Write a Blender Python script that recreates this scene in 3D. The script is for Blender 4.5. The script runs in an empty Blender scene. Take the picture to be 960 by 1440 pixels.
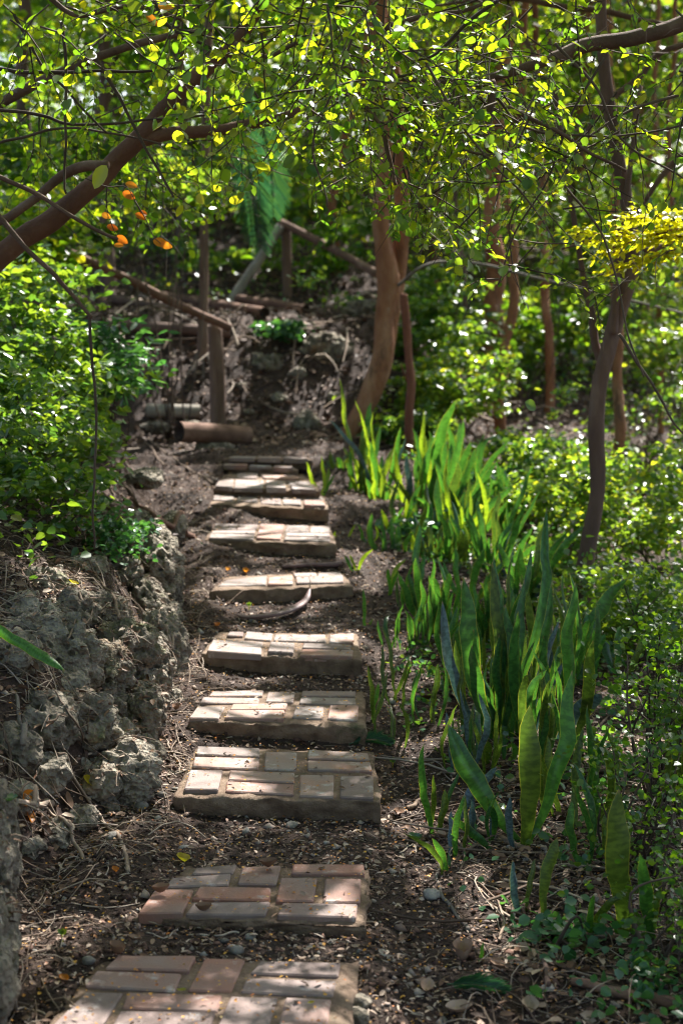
import bpy, bmesh, math, random
import numpy as np
from mathutils import Vector, Matrix

random.seed(7)
RNG = np.random.default_rng(11)
scene = bpy.context.scene
COL = scene.collection

# ------------------------------------------------------------------ camera
FPX = 2095.0                       # focal length in pixels of the 960 px wide photograph
CAMP = np.array([0.0, 0.0, 1.6])
TH = math.atan((720 - 430) / FPX)  # pitch below the horizontal
FWD = np.array([0, math.cos(TH), -math.sin(TH)])
UPV = np.array([0, math.sin(TH), math.cos(TH)])
RGT = np.array([1.0, 0, 0])
cam_d = bpy.data.cameras.new('camera')
cam_d.sensor_fit = 'HORIZONTAL'
cam_d.sensor_width = 24.0
cam_d.lens = 24.0 * FPX / 960
cam_d.clip_start = 0.05
cam_d.clip_end = 600
cam_d.dof.use_dof = True
cam_d.dof.focus_distance = 4.35
cam_d.dof.aperture_fstop = 3.2
cam = bpy.data.objects.new('camera', cam_d)
COL.objects.link(cam)
cam.location = CAMP
cam.rotation_euler = (math.pi / 2 - TH, 0, 0)
scene.camera = cam

# ------------------------------------------------------------------ light
SUN_EL, SUN_AZ = math.radians(50), math.radians(24)    # azimuth from +Y towards +X
SUN = np.array([math.sin(SUN_AZ) * math.cos(SUN_EL), math.cos(SUN_AZ) * math.cos(SUN_EL), math.sin(SUN_EL)])
world = bpy.data.worlds.new('World')
scene.world = world
world.use_nodes = True
wn = world.node_tree.nodes
sky = wn.new('ShaderNodeTexSky')
sky.sky_type = 'NISHITA'
sky.sun_disc = False
sky.sun_elevation = SUN_EL
sky.sun_rotation = SUN_AZ
sky.dust_density = 3.0
world.node_tree.links.new(sky.outputs[0], wn['Background'].inputs[0])
wn['Background'].inputs[1].default_value = 0.085
sl = bpy.data.lights.new('sun', 'SUN')
sl.energy = 5.0
sl.angle = math.radians(0.5)
sl.color = (1.0, 0.965, 0.91)
so = bpy.data.objects.new('sun', sl)
COL.objects.link(so)
so.rotation_euler = Vector(SUN).to_track_quat('Z', 'Y').to_euler()
scene.view_settings.view_transform = 'Standard'
scene.view_settings.look = 'None'
scene.view_settings.exposure = 1.7
scene.view_settings.gamma = 1.0
cy = scene.cycles
cy.max_bounces = 7
cy.diffuse_bounces = 4
cy.glossy_bounces = 2
cy.transmission_bounces = 4
cy.transparent_max_bounces = 4
cy.sample_clamp_indirect = 4.0
cy.pixel_filter_type = 'BLACKMAN_HARRIS'
cy.filter_width = 1.15
cy.caustics_reflective = False
cy.caustics_refractive = False
try:
    cy.use_denoising = True
    cy.denoiser = 'OPENIMAGEDENOISE'
    cy.denoising_input_passes = 'RGB_ALBEDO_NORMAL'
    cy.denoising_prefilter = 'ACCURATE'
except Exception:
    pass

# ------------------------------------------------------------------ pixel helpers
def ray(px, py):
    return FWD + (px - 480) / FPX * RGT + (720 - py) / FPX * UPV
def at(px, py, Y):
    d = ray(px, py)
    return CAMP + d * (Y / d[1])
def onz(px, py, z):
    d = ray(px, py)
    return CAMP + d * ((z - CAMP[2]) / d[2])
def project(P):
    q = np.atleast_2d(P) - CAMP
    w = np.maximum(q @ FWD, 1e-3)
    return 480 + FPX * (q @ RGT) / w, 720 - FPX * (q @ UPV) / w, w

# ------------------------------------------------------------------ numpy noise
def _h(ix, iy, iz, s):
    with np.errstate(over='ignore'):
        n = (ix.astype(np.int64) * 374761393 + iy.astype(np.int64) * 668265263 + iz.astype(np.int64) * 2147483647 + s * 1274126177) & 0xffffffff
        n = ((n ^ (n >> 13)) * 1274126177) & 0xffffffff
        n = ((n ^ (n >> 16)) * 2246822519) & 0xffffffff
        n = n ^ (n >> 15)
    return (n & 0xffffff) / float(0xffffff)
def vn(x, y, z=None, s=0):
    x = np.asarray(x, float); y = np.asarray(y, float)
    z = np.zeros_like(x) if z is None else np.asarray(z, float)
    fx, fy, fz = np.floor(x), np.floor(y), np.floor(z)
    tx, ty, tz = x - fx, y - fy, z - fz
    tx = tx * tx * (3 - 2 * tx); ty = ty * ty * (3 - 2 * ty); tz = tz * tz * (3 - 2 * tz)
    ix, iy, iz = fx.astype(int), fy.astype(int), fz.astype(int)
    r = 0
    for dx in (0, 1):
        for dy in (0, 1):
            for dz in (0, 1):
                w = (tx if dx else 1 - tx) * (ty if dy else 1 - ty) * (tz if dz else 1 - tz)
                r = r + w * _h(ix + dx, iy + dy, iz + dz, s)
    return r * 2 - 1
def fbm(x, y, z=None, o=4, s=0):
    r, a, t = 0, 1.0, 0
    for k in range(o):
        r = r + a * vn(x * 2 ** k, y * 2 ** k, None if z is None else z * 2 ** k, s + k * 17)
        t += a; a *= .5
    return r / t
def worley(x, y, z, s=0):
    ix, iy, iz = np.floor(x).astype(int), np.floor(y).astype(int), np.floor(z).astype(int)
    b = np.full(x.shape, 9.0)
    for dx in (-1, 0, 1):
        for dy in (-1, 0, 1):
            for dz in (-1, 0, 1):
                cx, cy_, cz = ix + dx, iy + dy, iz + dz
                px = cx + _h(cx, cy_, cz, s); py = cy_ + _h(cx, cy_, cz, s + 5); pz = cz + _h(cx, cy_, cz, s + 9)
                b = np.minimum(b, (px - x) ** 2 + (py - y) ** 2 + (pz - z) ** 2)
    return np.sqrt(b)
def sstep(a, b, x):
    t = np.clip((x - a) / (b - a), 0, 1)
    return t * t * (3 - 2 * t)

# ------------------------------------------------------------------ slabs: measured outlines
# zoomed-crop coordinates (x0, y0, scale); outline back-left, back-right, front-right, front-left; thickness left/right in pixels
ZA = (60, 1180, 2.0); ZB = (230, 860, 3.0); ZC = (260, 620, 3.692)
SLABS = [
 dict(z=0.130, Z=ZA, out=[(165, 333), (892, 338), (846, 620), (-66, 620)], t=.075, bricks=[
   [(210, 330), (430, 330), (410, 372), (175, 368)], [(150, 374), (390, 376), (370, 426), (120, 416)],
   [(455, 335), (568, 335), (530, 426), (410, 424)], [(612, 344), (838, 350), (830, 386), (585, 378)],
   [(575, 390), (825, 395), (815, 438), (558, 430)], [(120, 428), (225, 432), (155, 545), (8, 540)],
   [(240, 432), (505, 436), (490, 482), (222, 474)], [(218, 480), (486, 488), (466, 545), (184, 538)],
   [(530, 440), (660, 444), (622, 560), (478, 556)], [(685, 446), (812, 448), (796, 562), (652, 560)],
   [(-20, 552), (145, 556), (120, 606), (-50, 604)], [(178, 552), (300, 556), (280, 606), (150, 604)], [(330, 556), (455, 560), (435, 608), (306, 606)],
   [(474, 568), (790, 572), (785, 612), (455, 612)]]),
 dict(z=0.135, Z=ZA, out=[(400, 72), (915, 84), (905, 238), (262, 214)], t=.026, bricks=[
   [(430, 80), (545, 69), (535, 96), (420, 97)], [(365, 109), (528, 99), (520, 131), (340, 134)],
   [(562, 78), (670, 73), (655, 129), (547, 128)], [(705, 73), (903, 73), (903, 100), (700, 100)],
   [(440, 138), (640, 137), (640, 172), (420, 171)], [(668, 112), (772, 112), (762, 178), (655, 176)],
   [(795, 113), (896, 115), (890, 180), (788, 178)], [(426, 178), (640, 178), (625, 214), (402, 208)],
   [(674, 183), (885, 185), (880, 222), (660, 216)], [(315, 140), (425, 140), (392, 208), (268, 212)]]),
 dict(z=0.170, Z=ZB, out=[(138, 565), (880, 583), (912, 795), (45, 772)], t=.060, bricks=[
   [(145, 572), (405, 575), (403, 613), (138, 607)], [(130, 616), (403, 618), (398, 665), (120, 657)],
   [(430, 590), (562, 592), (558, 667), (422, 664)], [(610, 585), (862, 598), (868, 627), (610, 622)],
   [(608, 632), (872, 639), (878, 676), (608, 668)], [(110, 668), (250, 672), (230, 758), (85, 752)],
   [(280, 672), (552, 682), (550, 720), (272, 711)], [(268, 715), (549, 725), (546, 767), (260, 756)],
   [(576, 688), (716, 692), (716, 777), (572, 770)], [(748, 694), (884, 698), (884, 783), (744, 776)]]),
 dict(z=0.235, Z=ZB, out=[(196, 330), (842, 333), (850, 480), (103, 457)], t=.050, bricks=[
   [(205, 335), (420, 333), (414, 357), (190, 355)], [(165, 362), (405, 361), (398, 388), (152, 387)],
   [(440, 338), (552, 336), (545, 383), (427, 380)], [(585, 335), (810, 335), (808, 356), (582, 355)],
   [(578, 361), (808, 361), (808, 389), (572, 388)], [(140, 398), (258, 398), (230, 451), (107, 447)],
   [(290, 391), (522, 391), (515, 415), (280, 413)], [(270, 418), (512, 419), (505, 455), (258, 448)],
   [(558, 394), (678, 395), (668, 451), (543, 447)], [(702, 397), (822, 398), (819, 459), (692, 452)]]),
 dict(z=0.305, Z=ZB, out=[(228, 82), (816, 86), (831, 196), (158, 172)], t=.062, bricks=[
   [(276, 88), (338, 88), (332, 106), (266, 104)], [(347, 85), (462, 92), (450, 121), (341, 115)],
   [(470, 95), (682, 97), (682, 128), (465, 121)], [(700, 96), (803, 93), (800, 134), (698, 130)],
   [(208, 115), (420, 124), (414, 149), (200, 139)], [(195, 142), (412, 152), (412, 178), (183, 167)],
   [(450, 128), (552, 132), (545, 176), (438, 171)], [(590, 132), (790, 137), (788, 159), (586, 152)],
   [(584, 155), (798, 162), (795, 187), (575, 180)]]),
 dict(z=0.400, Z=ZC, out=[(215, 700), (815, 672), (868, 747), (128, 772)], t=.058, bricks=[
   [(210, 722), (425, 702), (420, 744), (170, 750)], [(432, 712), (560, 700), (560, 744), (428, 748)],
   [(575, 712), (820, 697), (822, 733), (578, 741)], [(560, 690), (680, 684), (684, 703), (572, 708)],
   [(690, 684), (808, 678), (815, 693), (690, 701)]]),
 dict(z=0.500, Z=ZC, out=[(150, 428), (755, 436), (780, 532), (103, 506)], t=.052, bricks=[
   [(158, 432), (275, 435), (262, 460), (147, 459)], [(280, 434), (378, 434), (368, 461), (268, 460)],
   [(142, 463), (365, 464), (362, 481), (136, 478)], [(133, 482), (360, 485), (354, 507), (127, 501)],
   [(390, 436), (518, 436), (495, 509), (372, 505)], [(528, 437), (640, 438), (640, 474), (522, 471)],
   [(648, 440), (750, 444), (752, 474), (648, 473)], [(520, 478), (752, 479), (752, 494), (520, 493)],
   [(518, 497), (752, 497), (752, 517), (514, 512)]]),
 dict(z=0.580, Z=ZC, out=[(160, 252), (716, 262), (746, 347), (124, 322)], t=.048, bricks=[
   [(160, 256), (330, 258), (325, 275), (154, 273)], [(150, 279), (258, 280), (250, 309), (146, 304)],
   [(278, 281), (376, 283), (374, 317), (270, 311)], [(388, 275), (494, 277), (500, 326), (394, 320)],
   [(506, 279), (714, 286), (718, 303), (506, 297)], [(508, 301), (600, 304), (604, 331), (508, 326)],
   [(616, 308), (722, 308), (728, 338), (620, 335)]]),
 dict(z=0.630, Z=ZC, out=[(210, 160), (612, 166), (702, 254), (148, 238)], t=.03, bricks=[
   [(272, 170), (380, 164), (372, 193), (266, 190)], [(388, 166), (586, 178), (592, 198), (410, 194)],
   [(176, 200), (252, 196), (250, 238), (156, 232)], [(262, 198), (408, 204), (402, 243), (256, 239)],
   [(420, 200), (520, 206), (524, 245), (424, 244)], [(530, 206), (640, 210), (680, 250), (556, 248)]]),
 dict(z=0.672, Z=ZC, out=[(220, 112), (560, 124), (585, 148), (140, 122)], t=.032, bricks=[
   [(226, 114), (330, 117), (320, 128), (190, 124)], [(342, 118), (450, 121), (448, 134), (334, 129)], [(462, 122), (555, 126), (562, 141), (464, 137)]]),
 dict(z=0.712, Z=ZC, out=[(240, 74), (640, 84), (660, 98), (205, 86)], t=.036, bricks=[
   [(250, 76), (370, 79), (360, 87), (228, 84)], [(384, 79), (500, 82), (498, 92), (376, 88)], [(512, 83), (630, 86), (640, 95), (512, 92)]]),
]
def zpx(Z, p):
    return Z[0] + p[0] / Z[2], Z[1] + p[1] / Z[2]
for s in SLABS:
    s['quad'] = [onz(*zpx(s['Z'], p), s['z']) for p in s['out']]
    s['yb'] = (s['quad'][0][1] + s['quad'][1][1]) / 2
    s['yf'] = (s['quad'][2][1] + s['quad'][3][1]) / 2
    s['c'] = sum(s['quad']) / 4

def in_quad(x, y, q, grow=0.0):
    c = sum(q) / 4
    r = np.ones(np.shape(x), bool)
    for i in range(4):
        a, b = q[i], q[(i + 1) % 4]
        ex, ey = b[0] - a[0], b[1] - a[1]
        L = math.hypot(ex, ey)
        nx, ny = ey / L, -ex / L
        if (c[0] - a[0]) * nx + (c[1] - a[1]) * ny < 0:
            nx, ny = -nx, -ny
        r &= ((x - a[0]) * nx + (y - a[1]) * ny) > -grow
    return r

# ------------------------------------------------------------------ terrain
_py, _pz = [-30.0, 1.0, 2.2], [-1.0, 0.0, 0.05]
for s in SLABS:
    _py += [s['yf'], s['yb']]
    _pz += [s['z'] - s['t'] - .006, s['z'] - .012]
_py += [9.15, 9.6, 10.0, 10.85, 11.2, 12.6, 14.2, 20.0, 30.0, 60.0, 200.0]
_pz += [0.72, 0.76, 0.84, 1.50, 1.57, 1.63, 2.2, 3.4, 4.3, 5.0, 8.0]
_o = np.argsort(_py); _py = np.array(_py)[_o]; _pz = np.array(_pz)[_o]
_ry = [-30, 0, 2.5, 6.5, 9, 11.5, 14, 20, 30, 60, 200]
_rz = [-1.2, -.1, .03, .28, .33, .58, .98, 2.2, 3.4, 4.6, 8.0]
_fy = [-30, 2.5, 3.4, 4.3, 5.5, 6.5, 7.5, 8.6, 9.6, 10.5, 12, 200]
_fx = [-.9, -.78, -.80, -.60, -.66, -.76, -.92, -1.15, -1.7, -2.6, -4, -6]
def gsmooth(x, y):
    """terrain without the fine relief"""
    x = np.asarray(x, float); y = np.asarray(y, float)
    S = np.interp(y, _py, _pz)
    R = np.interp(y, _ry, _rz)
    b = sstep(.22, 1.25, x)
    z = S * (1 - b) + R * b
    foot = np.interp(y, _fy, _fx) + .05 * fbm(y * 2.2, y * 0 + 3.3, o=3, s=4)
    d = foot - x
    k = np.interp(y, [-30, 3.2, 4.2, 7.5, 9.5, 200], [.5, .5, 1, .8, .35, .3])
    z = z + k * (.36 * sstep(0, .26, d) + .50 * np.clip(d - .2, 0, 2.2) * np.exp(-np.clip(d - 1, 0, 9) * .25))
    z = z - .10 * sstep(.5, 2.6, x) * sstep(12, 4, y)
    # soil heaped against the left ends of the slabs, sinking a little at the right
    z = z + .03 * sstep(-.36, -.62, x) * sstep(9.2, 8, y) - .035 * sstep(.02, .22, x) * sstep(9.2, 8, y)
    return z
def g(x, y, clip=True):
    x = np.asarray(x, float); y = np.asarray(y, float)
    z = gsmooth(x, y)
    far = sstep(9, 14, y)
    left = sstep(-.5, -.8, x)
    z = z + .012 * fbm(x * 5, y * 5, o=3, s=1) * (1 + 3 * far + 2 * left) + .006 * fbm(x * 28, y * 28, o=3, s=2) * (1 + 1.5 * left)
    z = z + far * .18 * fbm(x * .6, y * .6, o=3, s=8)
    if clip:
        for s in SLABS:
            m = in_quad(x, y, s['quad'], -.004)
            z = np.where(m, np.minimum(z, s['z'] - .03), z)
            m2 = in_quad(x, y, s['quad'], .05) & ~m & (x > -.30)
            z = np.where(m2, np.minimum(z, s['z'] - .006), z)
    return z
def gs(x, y):
    return float(g(np.array([x]), np.array([y]))[0])
def surf(x, y):
    """walkable surface: soil or slab top"""
    z = g(x, y)
    for s in SLABS:
        z = np.where(in_quad(x, y, s['quad'], -.012), s['z'] + .008, z)
    return z
def onground(px, py):
    d = ray(px, py)
    t = np.linspace(2.0, 60, 2400)
    P = CAMP + t[:, None] * d
    below = P[:, 2] <= surf(P[:, 0], P[:, 1])
    i = int(np.argmax(below)) if below.any() else len(t) - 1
    a, b = t[max(i - 1, 0)], t[i]
    for _ in range(10):
        m = (a + b) / 2
        p = CAMP + m * d
        if p[2] <= float(surf(np.array([p[0]]), np.array([p[1]]))[0]): b = m
        else: a = m
    return CAMP + b * d

# ------------------------------------------------------------------ sun flecks: gaps cut in the leaves overhead to let sun through
# centre and half-size in photograph pixels where the sun reaches the ground
FLECKS = [(375, 683, 84, 26), (380, 700, 84, 16), (390, 706, 84, 22), (415, 748, 52, 18), (340, 752, 40, 8), (375, 818, 84, 24), (455, 815, 30, 12), (350, 903, 78, 24), (487, 894, 22, 5),
          (325, 992, 66, 22), (300, 1078, 62, 34), (250, 1000, 40, 60), (250, 1062, 28, 40), (240, 700, 30, 46), (262, 760, 26, 26), (230, 1436, 120, 26), (450, 1004, 12, 3),
          (560, 700, 90, 42), (470, 655, 60, 24), (660, 760, 90, 50), (520, 800, 40, 26), (680, 1310, 34, 42), (560, 940, 24, 40), (190, 830, 40, 60),
          (210, 640, 50, 60), (150, 1130, 30, 25), (480, 1284, 24, 3), (720, 640, 130, 50), (880, 760, 110, 60), (600, 1080, 22, 20), (335, 505, 50, 30), (450, 560, 50, 34), (390, 470, 40, 20), (300, 395, 60, 30), (245, 500, 40, 30), (280, 600, 40, 14),
          (90, 830, 60, 20), (60, 1150, 40, 20), (620, 1060, 30, 16), (780, 1100, 50, 20), (560, 1160, 26, 14)]
_fl = []
for (px, py, rx, ry) in FLECKS:
    c = onground(px, py)
    cu = onground(px, py - ry); cd = onground(px, py + ry)
    _fl.append((c, rx * c[1] / FPX + .05, max(.05, abs(cu[1] - cd[1]) / 2) + .07))
for (px, py, d, rx, ry) in [(190, 520, 7.2, .18, .25), (60, 450, 6.8, .2, .2), (40, 620, 5.8, .2, .2), (795, 960, 4.8, .10, .16), (520, 640, 8.1, .12, .15),
                            (240, 280, 9.5, .7, .6), (800, 560, 8.5, .5, .5), (930, 350, 6.0, .5, .4), (700, 720, 7.2, .22, .2), (850, 700, 7.6, .35, .3), (900, 1000, 4.4, .10, .14), (760, 640, 8.6, .4, .3),
                            (640, 80, 4.2, .12, .12), (880, 180, 4.4, .22, .2), (470, 300, 4.1, .08, .1), (330, 100, 4.8, .12, .12), (540, 20, 4.2, .10, .12), (780, 330, 4.3, .10, .1), (190, 300, 4.6, .14, .14), (540, 430, 9.6, .28, .5), (300, 440, 9.8, .3, .3), (400, 350, 12.5, .5, .4), (220, 860, 5.6, .10, .25), (195, 920, 5.0, .10, .2), (150, 1000, 4.6, .08, .14),
                            (60, 120, 4.8, .3, .2), (250, 60, 4.4, .15, .15), (700, 130, 4.3, .2, .15), (600, 300, 4.1, .12, .1), (840, 90, 4.7, .2, .15), (930, 340, 5.9, .4, .3), (860, 520, 6.5, .15, .2), (110, 380, 6.6, .4, .3)]:
    _fl.append((at(px, py, d), rx, ry))
def shades_fleck(P):
    m = np.zeros(len(P), bool)
    for i, (c, rx, ry) in enumerate(_fl):
        t = (P[:, 2] - c[2]) / SUN[2]
        qx = P[:, 0] - SUN[0] * t - c[0]
        qy = P[:, 1] - SUN[1] * t - c[1]
        r = np.sqrt((qx / rx) ** 2 + (qy / ry) ** 2)
        r = r + (.18 if i < 9 else .35) * vn((qx + 9) * 9, (qy + 5) * 9, s=i)
        m |= (r < 1.0) & (t > .35)
    # more holes shaped to let sun in up the slope, none over the front path
    zt = np.interp(P[:, 1], [4, 9, 14, 24], [.4, .9, 1.4, 3.0])
    t = (P[:, 2] - zt) / SUN[2]
    qx = P[:, 0] - SUN[0] * t; qy = P[:, 1] - SUN[1] * t
    thr = np.interp(qy + .5 * np.abs(qx), [6.5, 8.5, 11, 20], [2, .42, .02, -.02])
    m |= (fbm(qx * 2.6, qy * 2.0, o=3, s=77) > thr) & (t > .5)
    # and thinned so that the sun strikes the drooping sprays in front of the camera
    t = (P[:, 2] - 2.15) / SUN[2]
    qx = P[:, 0] - SUN[0] * t; qy = P[:, 1] - SUN[1] * t
    m |= (fbm(qx * 3.1 + 40, qy * 3.1, o=3, s=55) > .09) & (t > .7) & (qy > 3.2) & (qy < 4.9) & (np.abs(qx) < 1.7)
    return m

# ------------------------------------------------------------------ materials
def new_mat(name):
    m = bpy.data.materials.new(name); m.use_nodes = True
    nt = m.node_tree
    for n in list(nt.nodes): nt.nodes.remove(n)
    return m, nt, nt.nodes, nt.links
def N(nodes, t, **kw):
    n = nodes.new(t)
    for k, v in kw.items(): setattr(n, k, v)
    return n
def ramp(nodes, stops, interp='LINEAR'):
    r = nodes.new('ShaderNodeValToRGB'); r.color_ramp.interpolation = interp
    e = r.color_ramp.elements
    e[0].position, e[0].color = stops[0][0], (*stops[0][1], 1)
    e[1].position, e[1].color = stops[-1][0], (*stops[-1][1], 1)
    for p, c in stops[1:-1]:
        x = e.new(p); x.color = (*c, 1)
    return r
def rnd_node(nt):
    ge = nt.nodes.new('ShaderNodeNewGeometry'); oi = nt.nodes.new('ShaderNodeObjectInfo')
    a = nt.nodes.new('ShaderNodeMath'); a.operation = 'ADD'
    nt.links.new(ge.outputs['Random Per Island'], a.inputs[0]); nt.links.new(oi.outputs['Random'], a.inputs[1])
    f = nt.nodes.new('ShaderNodeMath'); f.operation = 'FRACT'; nt.links.new(a.outputs[0], f.inputs[0])
    return f.outputs[0]
def leaf_mat(name, base, trans, rough=.38, mix=.5, spec=.5):
    m, nt, nd, lk = new_mat(name)
    r = rnd_node(nt)
    rb = ramp(nd, [(i / max(1, len(base) - 1), c) for i, c in enumerate(base)])
    rt = ramp(nd, [(i / max(1, len(trans) - 1), c) for i, c in enumerate(trans)])
    lk.new(r, rb.inputs[0]); lk.new(r, rt.inputs[0])
    p = N(nd, 'ShaderNodeBsdfPrincipled')
    p.inputs['Roughness'].default_value = rough
    p.inputs['Specular IOR Level'].default_value = spec
    lk.new(rb.outputs[0], p.inputs['Base Color'])
    t = N(nd, 'ShaderNodeBsdfTranslucent'); lk.new(rt.outputs[0], t.inputs[0])
    mx = N(nd, 'ShaderNodeMixShader'); mx.inputs[0].default_value = mix
    lk.new(p.outputs[0], mx.inputs[1]); lk.new(t.outputs[0], mx.inputs[2])
    o = N(nd, 'ShaderNodeOutputMaterial'); lk.new(mx.outputs[0], o.inputs[0])
    return m
def rough_mat(name, stops, scale=8.0, detail=8, rough=.85, bump=.5, bscale=60, bdist=.01, stretch=None, rand=0.0, spots=None, spec=.3, voro=None):
    """noise coloured solid with relief; spots = (colour, scale, threshold)"""
    m, nt, nd, lk = new_mat(name)
    tc = N(nd, 'ShaderNodeTexCoord')
    mp = N(nd, 'ShaderNodeMapping')
    if stretch: mp.inputs['Scale'].default_value = stretch
    ge = N(nd, 'ShaderNodeNewGeometry')
    lk.new((tc.outputs['Object'] if stretch else ge.outputs['Position']), mp.inputs[0])
    n1 = N(nd, 'ShaderNodeTexNoise'); n1.inputs['Scale'].default_value = scale; n1.inputs['Detail'].default_value = detail; n1.inputs['Roughness'].default_value = .62
    lk.new(mp.outputs[0], n1.inputs['Vector'])
    fac = n1.outputs['Fac']
    if rand:
        r = rnd_node(nt)
        ma = N(nd, 'ShaderNodeMath', operation='MULTIPLY_ADD'); ma.inputs[1].default_value = rand; lk.new(r, ma.inputs[0])
        sb = N(nd, 'ShaderNodeMath', operation='SUBTRACT'); lk.new(fac, sb.inputs[0]); sb.inputs[1].default_value = rand / 2
        lk.new(sb.outputs[0], ma.inputs[2]); fac = ma.outputs[0]
    cr = ramp(nd, stops); lk.new(fac, cr.inputs[0])
    colr = cr.outputs[0]
    for sp in (spots or []):
        c, sc, th = sp
        n2 = N(nd, 'ShaderNodeTexNoise'); n2.inputs['Scale'].default_value = sc; n2.inputs['Detail'].default_value = 6; n2.inputs['Roughness'].default_value = .7
        lk.new(mp.outputs[0], n2.inputs['Vector'])
        r2 = ramp(nd, [(th, (0, 0, 0)), (min(1, th + .12), (1, 1, 1))]); lk.new(n2.outputs['Fac'], r2.inputs[0])
        mx = N(nd, 'ShaderNodeMix', data_type='RGBA'); mx.inputs[7].default_value = (*c, 1)
        lk.new(r2.outputs[0], mx.inputs[0]); lk.new(colr, mx.inputs[6]); colr = mx.outputs[2]
    p = N(nd, 'ShaderNodeBsdfPrincipled'); p.inputs['Roughness'].default_value = rough; p.inputs['Specular IOR Level'].default_value = spec
    lk.new(colr, p.inputs['Base Color'])
    nb = N(nd, 'ShaderNodeTexNoise'); nb.inputs['Scale'].default_value = bscale; nb.inputs['Detail'].default_value = 8; nb.inputs['Roughness'].default_value = .7
    lk.new(mp.outputs[0], nb.inputs['Vector'])
    hgt = nb.outputs['Fac']
    if voro:
        v = N(nd, 'ShaderNodeTexVoronoi'); v.inputs['Scale'].default_value = voro; lk.new(mp.outputs[0], v.inputs['Vector'])
        ad = N(nd, 'ShaderNodeMath', operation='MULTIPLY_ADD'); ad.inputs[1].default_value = 1.4
        lk.new(v.outputs['Distance'], ad.inputs[0]); lk.new(hgt, ad.inputs[2]); hgt = ad.outputs[0]
    bm_ = N(nd, 'ShaderNodeBump'); bm_.inputs['Strength'].default_value = bump; bm_.inputs['Distance'].default_value = bdist
    lk.new(hgt, bm_.inputs['Height']); lk.new(bm_.outputs[0], p.inputs['Normal'])
    o = N(nd, 'ShaderNodeOutputMaterial'); lk.new(p.outputs[0], o.inputs[0])
    return m

M = {}
M['soil'] = rough_mat('soil', [(.25, (.020, .013, .010)), (.5, (.055, .033, .024)), (.75, (.115, .070, .050))], scale=9, bump=1, bscale=90, bdist=.02,
                      spots=[((.09, .054, .037), 2.5, .58), ((.2, .17, .14), 140, .66)])
M['clod'] = rough_mat('clod', [(.1, (.020, .011, .009)), (.45, (.072, .038, .027)), (.68, (.18, .10, .072)), (.92, (.36, .29, .24))], scale=3, rand=.9, bump=.6, bscale=150, bdist=.004)
M['brick'] = rough_mat('brick', [(.2, (.14, .095, .082)), (.44, (.235, .175, .155)), (.60, (.24, .150, .122)), (.84, (.32, .14, .092))], scale=7, rand=.48, bump=.55, bscale=130, bdist=.004, rough=.68,
                       spots=[((.40, .35, .325), 14, .57), ((.10, .07, .055), 20, .64), ((.07, .05, .035), 170, .68)], spec=.4)
M['brick_grey'] = rough_mat('brick_grey', [(.2, (.14, .10, .085)), (.46, (.26, .205, .182)), (.64, (.28, .195, .162)), (.84, (.33, .165, .115))], scale=7, rand=.55, bump=.55, bscale=130, bdist=.004, rough=.62,
                            spots=[((.46, .42, .39), 12, .56), ((.10, .072, .055), 18, .60), ((.07, .05, .035), 170, .68)], spec=.4)
M['mortar'] = rough_mat('mortar', [(.25, (.105, .066, .045)), (.5, (.22, .148, .10)), (.78, (.36, .265, .19))], scale=16, bump=1, bscale=110, bdist=.012,
                        spots=[((.075, .080, .038), 6, .60), ((.30, .27, .23), 45, .68)])
M['rock'] = rough_mat('rock', [(.25, (.14, .115, .085)), (.5, (.30, .255, .195)), (.75, (.52, .46, .37))], scale=14, bump=1, bscale=90, bdist=.02, voro=70, rand=.2,
                      spots=[((.20, .20, .10), 6, .56), ((.34, .20, .10), 3.5, .60), ((.10, .064, .044), 8, .57), ((.07, .055, .042), 26, .61), ((.5, .5, .46), 40, .66)])
M['stone'] = rough_mat('stone', [(.25, (.10, .088, .075)), (.75, (.34, .31, .27))], scale=30, bump=.6, bscale=120, bdist=.006, rand=.4)
M['bark_tan'] = rough_mat('bark_tan', [(.25, (.15, .055, .028)), (.5, (.36, .155, .078)), (.8, (.58, .34, .20))], scale=4, stretch=(2, 2, .8), bump=1, bscale=16, bdist=.035,
                          spots=[((.13, .075, .05), 3.2, .57), ((.5, .42, .33), 7, .64)])
M['bark_dark'] = rough_mat('bark_dark', [(.25, (.075, .044, .035)), (.55, (.155, .096, .075)), (.8, (.28, .20, .16))], scale=5, stretch=(2, 2, .5), bump=.8, bscale=30, bdist=.012)
M['bark_red'] = rough_mat('bark_red', [(.25, (.11, .038, .025)), (.55, (.20, .075, .045)), (.8, (.30, .14, .09))], scale=5, stretch=(2, 2, .5), bump=.6, bscale=30, bdist=.01)
M['bark_brown'] = rough_mat('bark_brown', [(.25, (.075, .036, .024)), (.55, (.16, .082, .052)), (.8, (.30, .18, .125))], scale=5, bump=.7, bscale=45, bdist=.01)
M['bark_grey'] = rough_mat('bark_grey', [(.25, (.11, .09, .075)), (.55, (.21, .175, .145)), (.8, (.35, .31, .27))], scale=6, stretch=(3, 3, .6), bump=.7, bscale=40, bdist=.01)
M['branch'] = rough_mat('branch', [(.25, (.075, .045, .032)), (.55, (.15, .092, .066)), (.8, (.27, .19, .15))], scale=9, bump=.7, bscale=70, bdist=.01, spots=[((.26, .25, .2), 12, .64)])
M['twig'] = rough_mat('twig', [(.2, (.045, .030, .022)), (.8, (.14, .10, .075))], scale=12, bump=.2, rand=.5)
M['stick'] = rough_mat('stick', [(.15, (.10, .065, .045)), (.5, (.22, .155, .11)), (.85, (.42, .34, .27))], scale=8, bump=.5, bscale=90, bdist=.004, rand=.7)
M['post'] = rough_mat('post', [(.25, (.11, .065, .046)), (.55, (.20, .125, .090)), (.8, (.32, .22, .165))], scale=5, stretch=(5, 5, .8), bump=.8, bscale=24, bdist=.012)
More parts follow.
